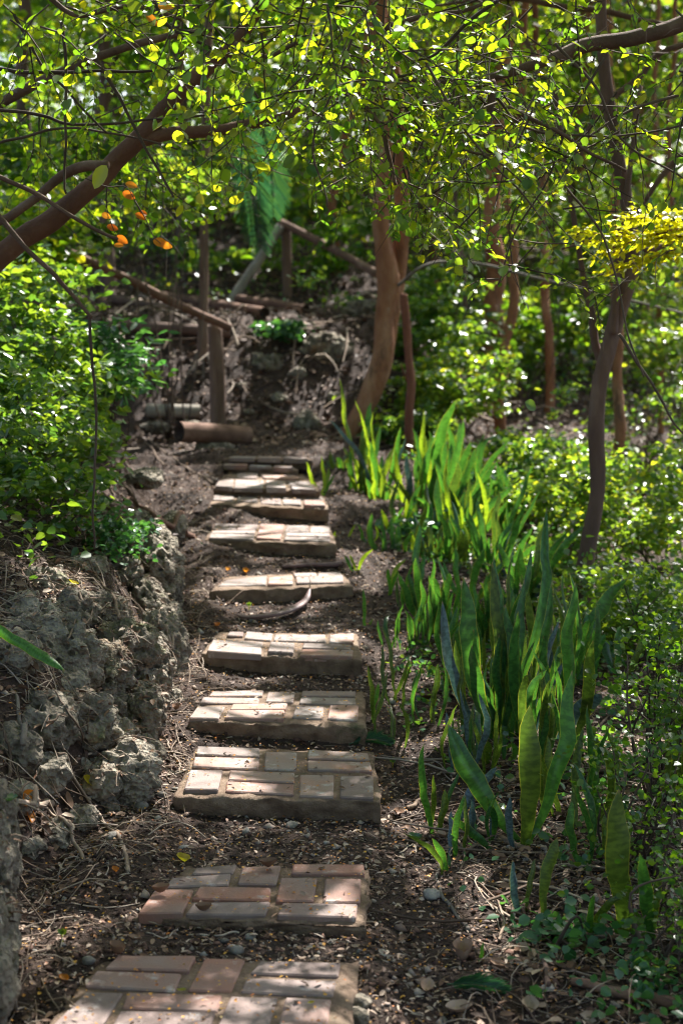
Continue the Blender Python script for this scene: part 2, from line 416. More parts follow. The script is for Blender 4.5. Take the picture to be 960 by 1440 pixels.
M['rail'] = rough_mat('rail', [(.25, (.095, .050, .034)), (.55, (.19, .105, .072)), (.8, (.32, .21, .155))], scale=9, bump=.8, bscale=50, bdist=.008)
M['post_grey'] = rough_mat('post_grey', [(.25, (.16, .14, .115)), (.55, (.29, .255, .21)), (.8, (.42, .38, .33))], scale=9, bump=.8, bscale=50, bdist=.008)
M['log_end'] = rough_mat('log_end', [(.3, (.012, .01, .008)), (.8, (.06, .035, .022))], scale=40, bump=1, bscale=80, bdist=.01)
M['dead_leaf'] = rough_mat('dead_leaf', [(.1, (.07, .035, .022)), (.45, (.16, .085, .05)), (.7, (.27, .165, .105)), (.95, (.42, .32, .24))], scale=6, rand=.9, bump=.4, bscale=70, bdist=.004, rough=.6)
M['pod'] = rough_mat('pod', [(.2, (.10, .055, .055)), (.8, (.24, .16, .155))], scale=14, bump=.4, bscale=70, bdist=.004, rough=.45)
M['petal'] = leaf_mat('petal', [(.55, .20, .02), (.60, .33, .03), (.42, .10, .02), (.45, .33, .12)], [(.6, .3, .02)] * 2, rough=.6, mix=.25)
M['orange_leaf'] = leaf_mat('orange_leaf', [(.55, .17, .015), (.60, .28, .02), (.50, .10, .01)], [(.80, .20, .01), (.85, .34, .02), (.70, .12, .01)], mix=.5, rough=.4)
M['yellow_leaf'] = leaf_mat('yellow_leaf', [(.50, .36, .02), (.58, .44, .04)], [(.95, .72, .02), (.9, .8, .04)], mix=.55)
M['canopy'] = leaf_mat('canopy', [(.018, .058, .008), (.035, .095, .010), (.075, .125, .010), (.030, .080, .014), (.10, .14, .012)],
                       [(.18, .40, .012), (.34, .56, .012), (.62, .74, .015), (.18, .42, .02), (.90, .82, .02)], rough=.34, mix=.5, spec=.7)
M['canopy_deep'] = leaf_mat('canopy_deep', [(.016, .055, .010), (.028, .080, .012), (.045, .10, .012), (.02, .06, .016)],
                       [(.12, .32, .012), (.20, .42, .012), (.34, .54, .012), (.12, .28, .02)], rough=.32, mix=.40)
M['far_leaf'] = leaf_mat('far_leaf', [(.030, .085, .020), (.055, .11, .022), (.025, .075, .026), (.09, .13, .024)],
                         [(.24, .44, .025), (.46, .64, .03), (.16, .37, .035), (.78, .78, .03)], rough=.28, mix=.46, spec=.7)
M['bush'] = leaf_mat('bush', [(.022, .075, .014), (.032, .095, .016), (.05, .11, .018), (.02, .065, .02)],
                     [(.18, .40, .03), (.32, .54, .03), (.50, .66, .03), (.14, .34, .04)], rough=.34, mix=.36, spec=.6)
M['lime'] = leaf_mat('lime', [(.10, .16, .015), (.17, .19, .015)], [(.80, .84, .02), (1.0, .88, .02)], mix=.55, rough=.4)
M['blueleaf'] = leaf_mat('blueleaf', [(.025, .085, .035), (.035, .11, .045)], [(.10, .34, .05), (.18, .42, .05)], mix=.32, rough=.3, spec=.6)
M['frond'] = leaf_mat('frond', [(.016, .065, .036), (.025, .085, .04)], [(.05, .22, .07), (.12, .32, .06)], mix=.3, rough=.35)

def blade_mat(name, dark, light, margin, trans, mix=.36, rough=.36):
    m, nt, nd, lk = new_mat(name)
    uv = N(nd, 'ShaderNodeUVMap')
    sx = N(nd, 'ShaderNodeSeparateXYZ'); lk.new(uv.outputs[0], sx.inputs[0])
    mp = N(nd, 'ShaderNodeMapping'); mp.inputs['Scale'].default_value = (1.6, 26, 1); lk.new(uv.outputs[0], mp.inputs[0])
    oi = N(nd, 'ShaderNodeObjectInfo')
    no = N(nd, 'ShaderNodeTexNoise', noise_dimensions='4D'); no.inputs['Scale'].default_value = 1.4; no.inputs['Detail'].default_value = 4
    lk.new(mp.outputs[0], no.inputs['Vector'])
    mw = N(nd, 'ShaderNodeMath', operation='MULTIPLY'); mw.inputs[1].default_value = 30; lk.new(oi.outputs['Random'], mw.inputs[0]); lk.new(mw.outputs[0], no.inputs['W'])
    cr = ramp(nd, [(.42, tuple(c * .8 for c in dark)), (.58, tuple(c * 1.15 for c in light))]); lk.new(no.outputs['Fac'], cr.inputs[0])
    a = N(nd, 'ShaderNodeMath', operation='SUBTRACT'); lk.new(sx.outputs[0], a.inputs[0]); a.inputs[1].default_value = .5
    b = N(nd, 'ShaderNodeMath', operation='ABSOLUTE'); lk.new(a.outputs[0], b.inputs[0])
    mr = ramp(nd, [(.455, (0, 0, 0)), (.49, (.7, .7, .7))]); lk.new(b.outputs[0], mr.inputs[0])
    mx = N(nd, 'ShaderNodeMix', data_type='RGBA'); mx.inputs[7].default_value = (*margin, 1)
    lk.new(mr.outputs[0], mx.inputs[0]); lk.new(cr.outputs[0], mx.inputs[6])
    tp = ramp(nd, [(.965, (0, 0, 0)), (.99, (1, 1, 1))]); lk.new(sx.outputs[1], tp.inputs[0])
    m3 = N(nd, 'ShaderNodeMix', data_type='RGBA'); m3.inputs[7].default_value = (.28, .17, .08, 1)
    lk.new(tp.outputs[0], m3.inputs[0]); lk.new(mx.outputs[2], m3.inputs[6])
    p = N(nd, 'ShaderNodeBsdfPrincipled'); p.inputs['Roughness'].default_value = rough; lk.new(m3.outputs[2], p.inputs['Base Color'])
    bp = N(nd, 'ShaderNodeBump'); bp.inputs['Strength'].default_value = .25; bp.inputs['Distance'].default_value = .004
    lk.new(no.outputs['Fac'], bp.inputs['Height']); lk.new(bp.outputs[0], p.inputs['Normal'])
    tcr = ramp(nd, [(.40, tuple(c * .7 for c in trans)), (.60, trans)]); lk.new(no.outputs['Fac'], tcr.inputs[0])
    mt = N(nd, 'ShaderNodeMix', data_type='RGBA'); mt.inputs[7].default_value = (.9, .8, .05, 1)
    lk.new(mr.outputs[0], mt.inputs[0]); lk.new(tcr.outputs[0], mt.inputs[6])
    t = N(nd, 'ShaderNodeBsdfTranslucent'); lk.new(mt.outputs[2], t.inputs[0])
    ms = N(nd, 'ShaderNodeMixShader'); ms.inputs[0].default_value = mix
    lk.new(p.outputs[0], ms.inputs[1]); lk.new(t.outputs[0], ms.inputs[2])
    o = N(nd, 'ShaderNodeOutputMaterial'); lk.new(ms.outputs[0], o.inputs[0])
    return m
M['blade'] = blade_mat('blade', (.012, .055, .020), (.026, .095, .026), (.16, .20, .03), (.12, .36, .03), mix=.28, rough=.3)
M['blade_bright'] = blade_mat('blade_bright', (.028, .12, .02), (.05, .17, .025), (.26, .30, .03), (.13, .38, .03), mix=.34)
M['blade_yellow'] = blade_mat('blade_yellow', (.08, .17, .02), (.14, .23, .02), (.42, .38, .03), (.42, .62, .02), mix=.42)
M['blade_blue'] = blade_mat('blade_blue', (.05, .085, .10), (.085, .13, .15), (.15, .18, .12), (.06, .14, .10), mix=.15, rough=.3)
M['blade_olive'] = blade_mat('blade_olive', (.045, .075, .012), (.085, .12, .015), (.16, .16, .03), (.13, .24, .02), mix=.34)

# ------------------------------------------------------------------ object helpers
def tag(o, label=None, cat=None, group=None, kind=None):
    if label: o['label'] = label
    if cat: o['category'] = cat
    if group: o['group'] = group
    if kind: o['kind'] = kind
    return o
def empty(name, loc, label=None, cat=None, group=None):
    o = bpy.data.objects.new(name, None)
    o.empty_display_size = .1
    o.location = loc
    COL.objects.link(o)
    return tag(o, label, cat, group)
def link(name, me, parent=None):
    o = bpy.data.objects.new(name, me)
    COL.objects.link(o)
    if parent is not None:
        o.parent = parent
        o.matrix_parent_inverse = Matrix.Translation(-Vector(parent.location))
    return o
def big_mesh(name, V, F, mat, smooth=False):
    """F: (n,3) or (n,4) int array"""
    me = bpy.data.meshes.new(name)
    V = np.asarray(V, np.float32); F = np.asarray(F, np.int32)
    k = F.shape[1]
    me.vertices.add(len(V)); me.vertices.foreach_set('co', V.ravel())
    me.loops.add(F.size); me.loops.foreach_set('vertex_index', F.ravel())
    me.polygons.add(len(F))
    me.polygons.foreach_set('loop_start', np.arange(0, F.size, k, dtype=np.int32))
    try: me.polygons.foreach_set('loop_total', np.full(len(F), k, np.int32))
    except Exception: pass
    if smooth: me.polygons.foreach_set('use_smooth', np.ones(len(F), bool))
    me.materials.append(mat)
    me.update(calc_edges=True); me.validate()
    return me
def unit(v):
    v = np.asarray(v, float)
    return v / np.maximum(np.linalg.norm(v, axis=-1, keepdims=True), 1e-9)

def spline(P, n):
    """Catmull-Rom through the rows of P (last column may be a radius)"""
    P = np.asarray(P, float)
    Q = np.vstack([2 * P[0] - P[1], P, 2 * P[-1] - P[-2]])
    m = len(P) - 1
    u = np.linspace(0, m - 1e-6, n)
    i = u.astype(int); t = (u - i)[:, None]
    a, b, c, d = Q[i], Q[i + 1], Q[i + 2], Q[i + 3]
    return .5 * (2 * b + (c - a) * t + (2 * a - 5 * b + 4 * c - d) * t ** 2 + (3 * b - a - 3 * c + d) * t ** 3)
def tube_arrays(C, R, sides=6, rough=0.0, seed=0, cap=True):
    C = np.asarray(C, float); n = len(C)
    T = unit(np.gradient(C, axis=0))
    ref = np.array([0, 0, 1.0]) if abs(T[:, 2]).mean() < .8 else np.array([1.0, 0, 0])
    A = unit(np.cross(T, ref)); B = np.cross(T, A)
    ang = np.arange(sides) * 2 * np.pi / sides
    rr = np.asarray(R, float)[:, None] * np.ones((1, sides))
    if rough:
        L = np.concatenate([[0], np.cumsum(np.linalg.norm(np.diff(C, axis=0), axis=1))])
        s = max(.01, float(np.mean(R)))
        rr = rr * (1 + rough * fbm(np.cos(ang)[None, :] * 1.3 + L[:, None] * 0 + seed, L[:, None] / s * .25 + np.zeros((1, sides)), np.sin(ang)[None, :] * 1.3 + L[:, None] * 0, o=3, s=seed))
    V = C[:, None, :] + rr[..., None] * (np.cos(ang)[None, :, None] * A[:, None, :] + np.sin(ang)[None, :, None] * B[:, None, :])
    V = V.reshape(-1, 3)
    i = np.arange(n - 1)[:, None] * sides; j = np.arange(sides)[None, :]; j2 = (j + 1) % sides
    F = np.stack([i + j, i + j2, i + sides + j2, i + sides + j], -1).reshape(-1, 4)
    if cap:
        V = np.vstack([V, C[0], C[-1]])
        k0, k1 = n * sides, n * sides + 1
        jj = np.arange(sides); jn = (jj + 1) % sides
        c0 = np.stack([np.full(sides, k0), jn, jj, jj], -1)
        F0 = np.stack([jn, jj, np.full(sides, k0), np.full(sides, k0)], -1)
        # caps kept as degenerate-free triangles in a second array
        T0 = np.stack([jn, jj, np.full(sides, k0)], -1)
        T1 = np.stack([(n - 1) * sides + jj, (n - 1) * sides + jn, np.full(sides, k1)], -1)
        return V, F, np.vstack([T0, T1])
    return V, F, np.zeros((0, 3), int)
def tri(F):
    F = np.asarray(F)
    return F if F.shape[1] == 3 else np.vstack([F[:, [0, 1, 2]], F[:, [0, 2, 3]]])
class Acc:
    def __init__(s): s.V = []; s.F = []; s.n = 0
    def add(s, V, F, T=None):
        s.V.append(V); s.F.append(tri(F) + s.n)
        if T is not None and len(T): s.F.append(np.asarray(T) + s.n)
        s.n += len(V)
    def mesh(s, name, mat, smooth=True):
        return big_mesh(name, np.vstack(s.V), np.vstack(s.F), mat, smooth)
def tube(name, pts, radii, mat, parent=None, sides=8, n=None, rough=.12, wob=0.0):
    """one smooth limb; pts (k,3), radii k"""
    radii = np.interp(np.linspace(0, 1, len(pts)), np.linspace(0, 1, len(radii)), radii)
    P = np.hstack([np.asarray(pts, float), radii[:, None]])
    n = n or max(6, 6 * (len(P) - 1))
    Q = spline(P, n)
    C = Q[:, :3]
    sd = random.randint(0, 9999)
    if wob:
        L = np.concatenate([[0], np.cumsum(np.linalg.norm(np.diff(C, axis=0), axis=1))])
        e = np.sin(np.linspace(0, np.pi, n)) ** .3
        for k in range(3):
            C[:, k] += wob * e * fbm(L * (6 if wob < .02 else 2.5) + sd, L * 0 + k * 7.7, o=2, s=sd)
    V, F, T = tube_arrays(C, np.maximum(Q[:, 3], .0006), sides, rough, sd)
    a = Acc(); a.add(V, F, T)
    o = link(name, a.mesh(name, mat), parent)
    return o

def leaf_arrays(P, A, Nn, L, W, fold=.18, seg=6):
    """base points, unit axis, unit normal, length, half width -> verts/faces; seg 6 or 10 outline points"""
    A = unit(A); B = unit(np.cross(Nn, A)); Nn = np.cross(A, B)
    L = np.asarray(L)[:, None] * np.ones((len(P), 1)); W = np.asarray(W)[:, None] * np.ones((len(P), 1))
    if seg == 6:
        prof = [(0, 0), (.28, .95), (.68, .82), (1, 0), (.68, -.82), (.28, -.95)]
    else:
        prof = [(0, 0), (.10, .58), (.32, .98), (.58, .98), (.84, .58), (1, 0), (.84, -.58), (.58, -.98), (.32, -.98), (.10, -.58)]
    vs = []
    for (u, w) in prof:
        vs.append(P + A * L * u + B * W * w + Nn * (abs(w) * W * fold - L * .16 * u * u))
    k = len(prof)
    V = np.stack(vs, 1).reshape(-1, 3)
    b = np.arange(len(P))[:, None] * k
    if k == 6:
        F = np.vstack([b + np.array([0, 1, 2, 3]), b + np.array([0, 3, 4, 5])])
    else:
        F = np.vstack([b + np.array([0, 1, 2, 3]), b + np.array([0, 3, 4, 5]), b + np.array([0, 5, 6, 7]), b + np.array([0, 7, 8, 9])])
    return V, F
def rand_unit(n):
    return unit(RNG.normal(size=(n, 3)))
def leaf_cloud(P, size, ratio=.32, up=.9, droop=-.15, jit=.3):
    """random attitude leaves at points P; returns arrays"""
    n = len(P)
    a = RNG.uniform(0, 2 * np.pi, n)
    A = np.stack([np.cos(a), np.sin(a), droop + RNG.normal(0, .35, n)], 1)
    Nn = unit(rand_unit(n) + np.array([0, 0, up]))
    L = size * RNG.uniform(1 - jit, 1 + jit, n)
    return leaf_arrays(P, A, Nn, L, L * ratio)
def rot_between(A, Nn):
    A = unit(A); B = unit(np.cross(Nn, A)); Nn = np.cross(A, B)
    return Matrix((( A[0], B[0], Nn[0]), (A[1], B[1], Nn[1]), (A[2], B[2], Nn[2])))

# ------------------------------------------------------------------ THE GROUND
gx = np.concatenate([-np.geomspace(90, 3.0, 34), np.linspace(-2.8, -1.2, 60), np.arange(-1.18, 1.2, .0135), np.linspace(1.22, 3.0, 70), np.geomspace(3.2, 90, 34)])
gy = np.concatenate([-np.geomspace(40, .5, 14), np.linspace(0, 2.2, 14), np.arange(2.25, 7.2, .0135), np.arange(7.22, 10.2, .026), np.arange(10.25, 16, .08), np.geomspace(16.2, 190, 60)])
XX, YY = np.meshgrid(gx, gy)
ZZ = g(XX.ravel(), YY.ravel())
V = np.stack([XX.ravel(), YY.ravel(), ZZ], 1)
nx, ny = len(gx), len(gy)
ii = (np.arange(ny - 1)[:, None] * nx + np.arange(nx - 1)[None, :]).ravel()
F = np.stack([ii, ii + 1, ii + nx + 1, ii + nx], 1)
o = link('ground', big_mesh('ground', V, F, M['soil'], True))
tag(o, kind='structure')

# ------------------------------------------------------------------ THE SLABS
ORD = ['nearest', 'second nearest', 'third nearest', 'fourth nearest', 'fifth nearest', 'sixth nearest', 'seventh nearest', 'eighth nearest', 'ninth nearest', 'tenth nearest', 'topmost']
SL_LOOK = ['cut off by the bottom of the photo, reddest bricks',
           'half buried at its left end, curled leaf on top',
           'widest one with the darkest front face, one pink brick at its right corner',
           'sunlit left corner tapering into the soil',
           'sunlit, just below the long seed pod',
           'turned slightly askew, just above the long seed pod',
           'brightest white sunlit one, with a root behind the slab below',
           'thick brown front edge, directly below the flat buried one',
           'flat and buried, with the white shadow-streaked bricks',
           'narrow strip barely showing above the flat buried one',
           'thin one in shade just below the short log']
def brick_mesh(q, z0, z1, mat='brick'):
    bm = bmesh.new()
    c = sum(q) / 4
    t = (random.uniform(-.0025, .0025), random.uniform(-.0025, .0025))
    qs = [c + (p - c) * 1.005 + np.array([random.uniform(-.0015, .0015), random.uniform(-.0015, .0015), 0]) for p in q]
    top = [bm.verts.new((p[0], p[1], z1 + t[0] * (p[0] - c[0]) / .1 + t[1] * (p[1] - c[1]) / .1)) for p in qs]
    bot = [bm.verts.new((p[0], p[1], z0)) for p in qs]
    ft = bm.faces.new(top)
    for i in range(4):
        bm.faces.new((top[i], bot[i], bot[(i + 1) % 4], top[(i + 1) % 4]))
    bmesh.ops.recalc_face_normals(bm, faces=bm.faces)
    ed = [e for e in bm.edges if all(v in top for v in e.verts)] + [e for e in bm.edges if sum(v in top for v in e.verts) == 1]
    bmesh.ops.bevel(bm, geom=ed, offset=.0035, segments=1, affect='EDGES')
    bmesh.ops.recalc_face_normals(bm, faces=bm.faces)
    me = bpy.data.meshes.new('brick'); bm.to_mesh(me); bm.free()
    me.materials.append(M[mat])
    return me
def slab_body(s):
    q = s['quad']; t = s['t']
    nu, nv, nz = 56, 36, 7
    seed = random.randint(0, 999)
    def P(u, v):
        return (q[3] * (1 - u) + q[2] * u) * (1 - v) + (q[0] * (1 - u) + q[1] * u) * v
    U, Vv = np.meshgrid(np.linspace(0, 1, nu), np.linspace(0, 1, nv))
    top = P(U.ravel()[:, None], Vv.ravel()[:, None])
    e = np.minimum(np.minimum(U, 1 - U) * nu / 2.0, np.minimum(Vv, 1 - Vv) * nv / 2.0).ravel()
    top[:, 2] = s['z'] - (.007 + .007 * fbm(top[:, 0] * 40, top[:, 1] * 40, o=2, s=seed)) * (1 - np.clip(e * .7, 0, 1)) + .0035 * fbm(top[:, 0] * 22, top[:, 1] * 22, o=3, s=seed) - .001
    k = [(i, 0) for i in range(nu)] + [(nu - 1, j) for j in range(1, nv)] + [(i, nv - 1) for i in range(nu - 2, -1, -1)] + [(0, j) for j in range(nv - 2, 0, -1)]
    per = np.array([j * nu + i for i, j in k])
    rows = [per]
    V = [top]; n = len(top)
    c = s['c']
    for r in range(1, nz + 1):
        b = top[per].copy()
        f = r / nz
        out = unit((b - c) * np.array([1, 1, 0]))
        nzv = fbm(b[:, 0] * 18, b[:, 1] * 18, np.full(len(b), f * 1.6 + seed), o=4, s=seed)
        b = b + out * ((.007 * math.sin(f * 2.6) - .008 * f) + .015 * nzv + .006 * fbm(b[:, 0] * 60, b[:, 1] * 60, np.full(len(b), f * 5.0), o=2, s=seed + 4))[:, None]
        b[:, 2] = s['z'] - .004 - (t + .02 * (f == 1)) * f + .004 * nzv * (f > .1)
        V.append(b); rows.append(np.arange(n, n + len(b))); n += len(b)
    V = np.vstack(V)
    ii = (np.arange(nv - 1)[:, None] * nu + np.arange(nu - 1)[None, :]).ravel()
    F = [np.stack([ii, ii + 1, ii + nu + 1, ii + nu], 1)]
    for a, b in zip(rows[:-1], rows[1:]):
        F.append(np.stack([np.roll(a, -1), a, b, np.roll(b, -1)], 1))
    return big_mesh('base', V, np.vstack(F), M['mortar'], True)
for i, s in enumerate(SLABS):
    root = empty('brick_slab', (float(s['c'][0]), float(s['c'][1]), s['z'] - s['t']), f"{ORD[i]} brick-topped concrete step slab, {SL_LOOK[i]}", 'step slab', 'brick-topped slabs climbing the path')
    link('base', slab_body(s), root)
    for b in s['bricks']:
        q = [onz(*zpx(s['Z'], p), s['z'] + .006) for p in b]
        o = link('brick', brick_mesh(q, s['z'] - .02, s['z'] + random.uniform(.004, .009), 'brick' if i < 2 or (i == 2 and b is s['bricks'][-1]) or random.random() < .12 else 'brick_grey'), root)

# ------------------------------------------------------------------ LOGS, POSTS, RAILS
def log(pa, pb, r, mat, label, endmat=None):
    """short round log lying between two world points (centres of its ends)"""
    pa, pb = np.array(pa), np.array(pb)
    mid = (pa + pb) / 2
    root = empty('log', (mid[0], mid[1], mid[2] - r), label, 'log')
    k = 14
    C = pa + (pb - pa) * np.linspace(0, 1, k)[:, None]
    C[:, 2] += .004 * fbm(np.linspace(0, 3, k), np.zeros(k), s=3)
    V, F, T = tube_arrays(C, np.full(k, r) * (1 + .05 * fbm(np.linspace(0, 4, k), np.ones(k), s=5)), 20, .07, 31, cap=False)
    a = Acc(); a.add(V, F)
    link('bark', a.mesh('bark', mat), root)
    ax = unit(pb - pa)
    for p, sg in ((pa, -1), (pb, 1)):
        A = unit(np.cross(ax, [0, 0, 1.0])); B = np.cross(ax, A)
        rings = []; 
        for rr, dp in ((1.0, 0), (.8, .003), (.45, -.012), (.0, -.02)):
            an = np.arange(20) * np.pi / 10
            rings.append(p + ax * sg * dp + r * .99 * rr * (np.cos(an)[:, None] * A + np.sin(an)[:, None] * B) + ax * sg * .002 * fbm(an * 3, an * 0 + rr * 5, s=2)[:, None])
        V = np.vstack(rings); j = np.arange(20); j2 = (j + 1) % 20
        F = np.vstack([np.stack([q * 20 + j, q * 20 + j2, (q + 1) * 20 + j2, (q + 1) * 20 + j], 1) for q in range(3)])
        link('cut_end', big_mesh('cut_end', V, F, endmat or M['log_end'], True), root)
    return root
log(at(252, 607, 9.05), at(349, 613, 9.35), .062, M['rail'], 'short brown log with a charred black end, laid as a step above the slabs')
log(onground(205, 588) + np.array([0, 0, .05]), onground(281, 588) + np.array([0, 0, .045]), .047, M['post_grey'], 'grey weathered log lying behind and left of the charred log')
def glog(pa, pb, r, mat, label):
    a_, b_ = onground(*pa), onground(*pb)
    log(a_ + np.array([0, 0, r * .8]), b_ + np.array([0, 0, r * .8]), r, mat, label)
glog((160, 426), (402, 474), .036, M['bark_dark'], 'long dark fallen log lying across the bank top behind the short post')
glog((215, 420), (372, 446), .042, M['bark_brown'], 'reddish fallen log on the bank just above the long dark log')
glog((325, 474), (150, 462), .040, M['bark_dark'], 'dark fallen log at the left of the bank below the sloping handrail')
glog((430, 440), (335, 424), .034, M['bark_brown'], 'short brown log at the right end of the fallen logs on the bank top')

def down(p, depth=.12):
    return np.array([p[0], p[1], gs(p[0], p[1]) - depth])
# short post carrying the sloping rail
r1 = empty('handrail', tuple(onground(307, 597)), 'leaning wooden handrail on one thick short post above the charred log', 'handrail')
a0 = onground(307, 597); d0 = a0[1]; a1 = at(302, 458, d0 + .04)
tube('post', [a0 - np.array([0, 0, .12]), a0, (a0 + a1) / 2 + np.array([.004, 0, 0]), a1], [.054, .053, .052, .048], M['post'], r1, 14, 26, .10)
b0, b1 = at(324, 461, d0 - .04), at(100, 356, d0 - .5)
tube('rail', [b0, at(250, 428, d0 - .15), at(175, 390, d0 - .3), b1], [.026, .028, .028, .028], M['rail'], r1, 12, 30, .10)
# far railing
r2 = empty('handrail', tuple(onground(404, 414)), 'far wooden handrail running down to the forked tan trunk', 'handrail')
c0 = onground(404, 414); d0 = c0[1]; c1 = at(402, 318, d0)
e0 = onground(318, 424)
tube('post', [c0 - np.array([0, 0, .2]), c0, c1], [.045, .044, .042], M['post'], r2, 12, 20, .08)
tube('brace', [e0 - np.array([0, 0, .05]), e0 * .5 + at(394, 318, d0 - .06) * .5 + np.array([.02, 0, -.01]), at(394, 318, d0 - .06)], [.040, .042, .038], M['post_grey'], r2, 12, 20, .10)
tube('rail', [at(396, 313, d0), at(465, 348, d0 * .97), at(534, 387, d0 * .92)], [.034, .034, .032], M['rail'], r2, 12, 20, .08)

# ------------------------------------------------------------------ CORAL ROCKS
def ico(sub):
    bm = bmesh.new(); bmesh.ops.create_icosphere(bm, subdivisions=sub, radius=1)
    V = np.array([v.co[:] for v in bm.verts]); F = np.array([[v.index for v in f.verts] for f in bm.faces]); bm.free()
    return V, F
ROCK_TOPS = []
ROCK_V, ROCK_F = [], []
ICO = {k: ico(k) for k in (2, 3, 4, 5, 6)}
def rock(c, rad, label, name='coral_rock', sub=5, pit=1.0, mat='rock', group='pitted coral rocks along the path', cat='rock'):
    U, F = ICO[sub]
    sd = random.randint(0, 9999)
    rad = np.array(rad, float)
    R = float(rad.mean())
    f = 1 + .34 * fbm(U[:, 0] * 1.1 + sd, U[:, 1] * 1.1, U[:, 2] * 1.1, o=3, s=sd)
    ridge = 1 - np.abs(fbm(U[:, 0] * 2.4 + sd, U[:, 1] * 2.4, U[:, 2] * 2.4, o=3, s=sd + 3)) * 2
    f += .14 * ridge
    V = U * rad * f[:, None]
    if pit:
        wx = V + .010 * np.stack([fbm(V[:, 0] * 25, V[:, 1] * 25, V[:, 2] * 25, o=2, s=sd + k) for k in range(3)], 1)
        w = worley(wx[:, 0] / .055 + sd, wx[:, 1] / .055, wx[:, 2] / .055, sd)
        w2 = worley(wx[:, 0] / .024 + sd, wx[:, 1] / .024, wx[:, 2] / .024, sd + 1)
        w3 = worley(wx[:, 0] / .040 + sd, wx[:, 1] / .040, wx[:, 2] / .040, sd + 2)
        k_ = pit * min(1.2, max(.5, R / .1))
        dsp = .030 * k_ * (.5 - w) + .011 * k_ * (.5 - w2) - .036 * k_ * sstep(.42, .12, w3)
        dsp = dsp + .012 * fbm(V[:, 0] * 34, V[:, 1] * 34, V[:, 2] * 34 + sd, o=3, s=sd)
        V = V + U * dsp[:, None]
    else:
        V = V + U * (.06 * R * fbm(U[:, 0] * 6, U[:, 1] * 6, U[:, 2] * 6 + sd, o=3, s=sd))[:, None]
    V = V + np.asarray(c)
    if sub >= 5 and pit and c[1] < 7.5: ROCK_TOPS.append(V[(U[:, 2] > .25)][RNG.integers(0, int((U[:, 2] > .25).sum()), 90)])
    if c[1] < 8:
        ROCK_F.append(F + sum(len(q) for q in ROCK_V)); ROCK_V.append(V)
    o = link(name, big_mesh(name, V, F, M[mat], True))
    o.data.transform(Matrix.Translation(-Vector(c))); o.location = c
    return tag(o, label, cat, group)
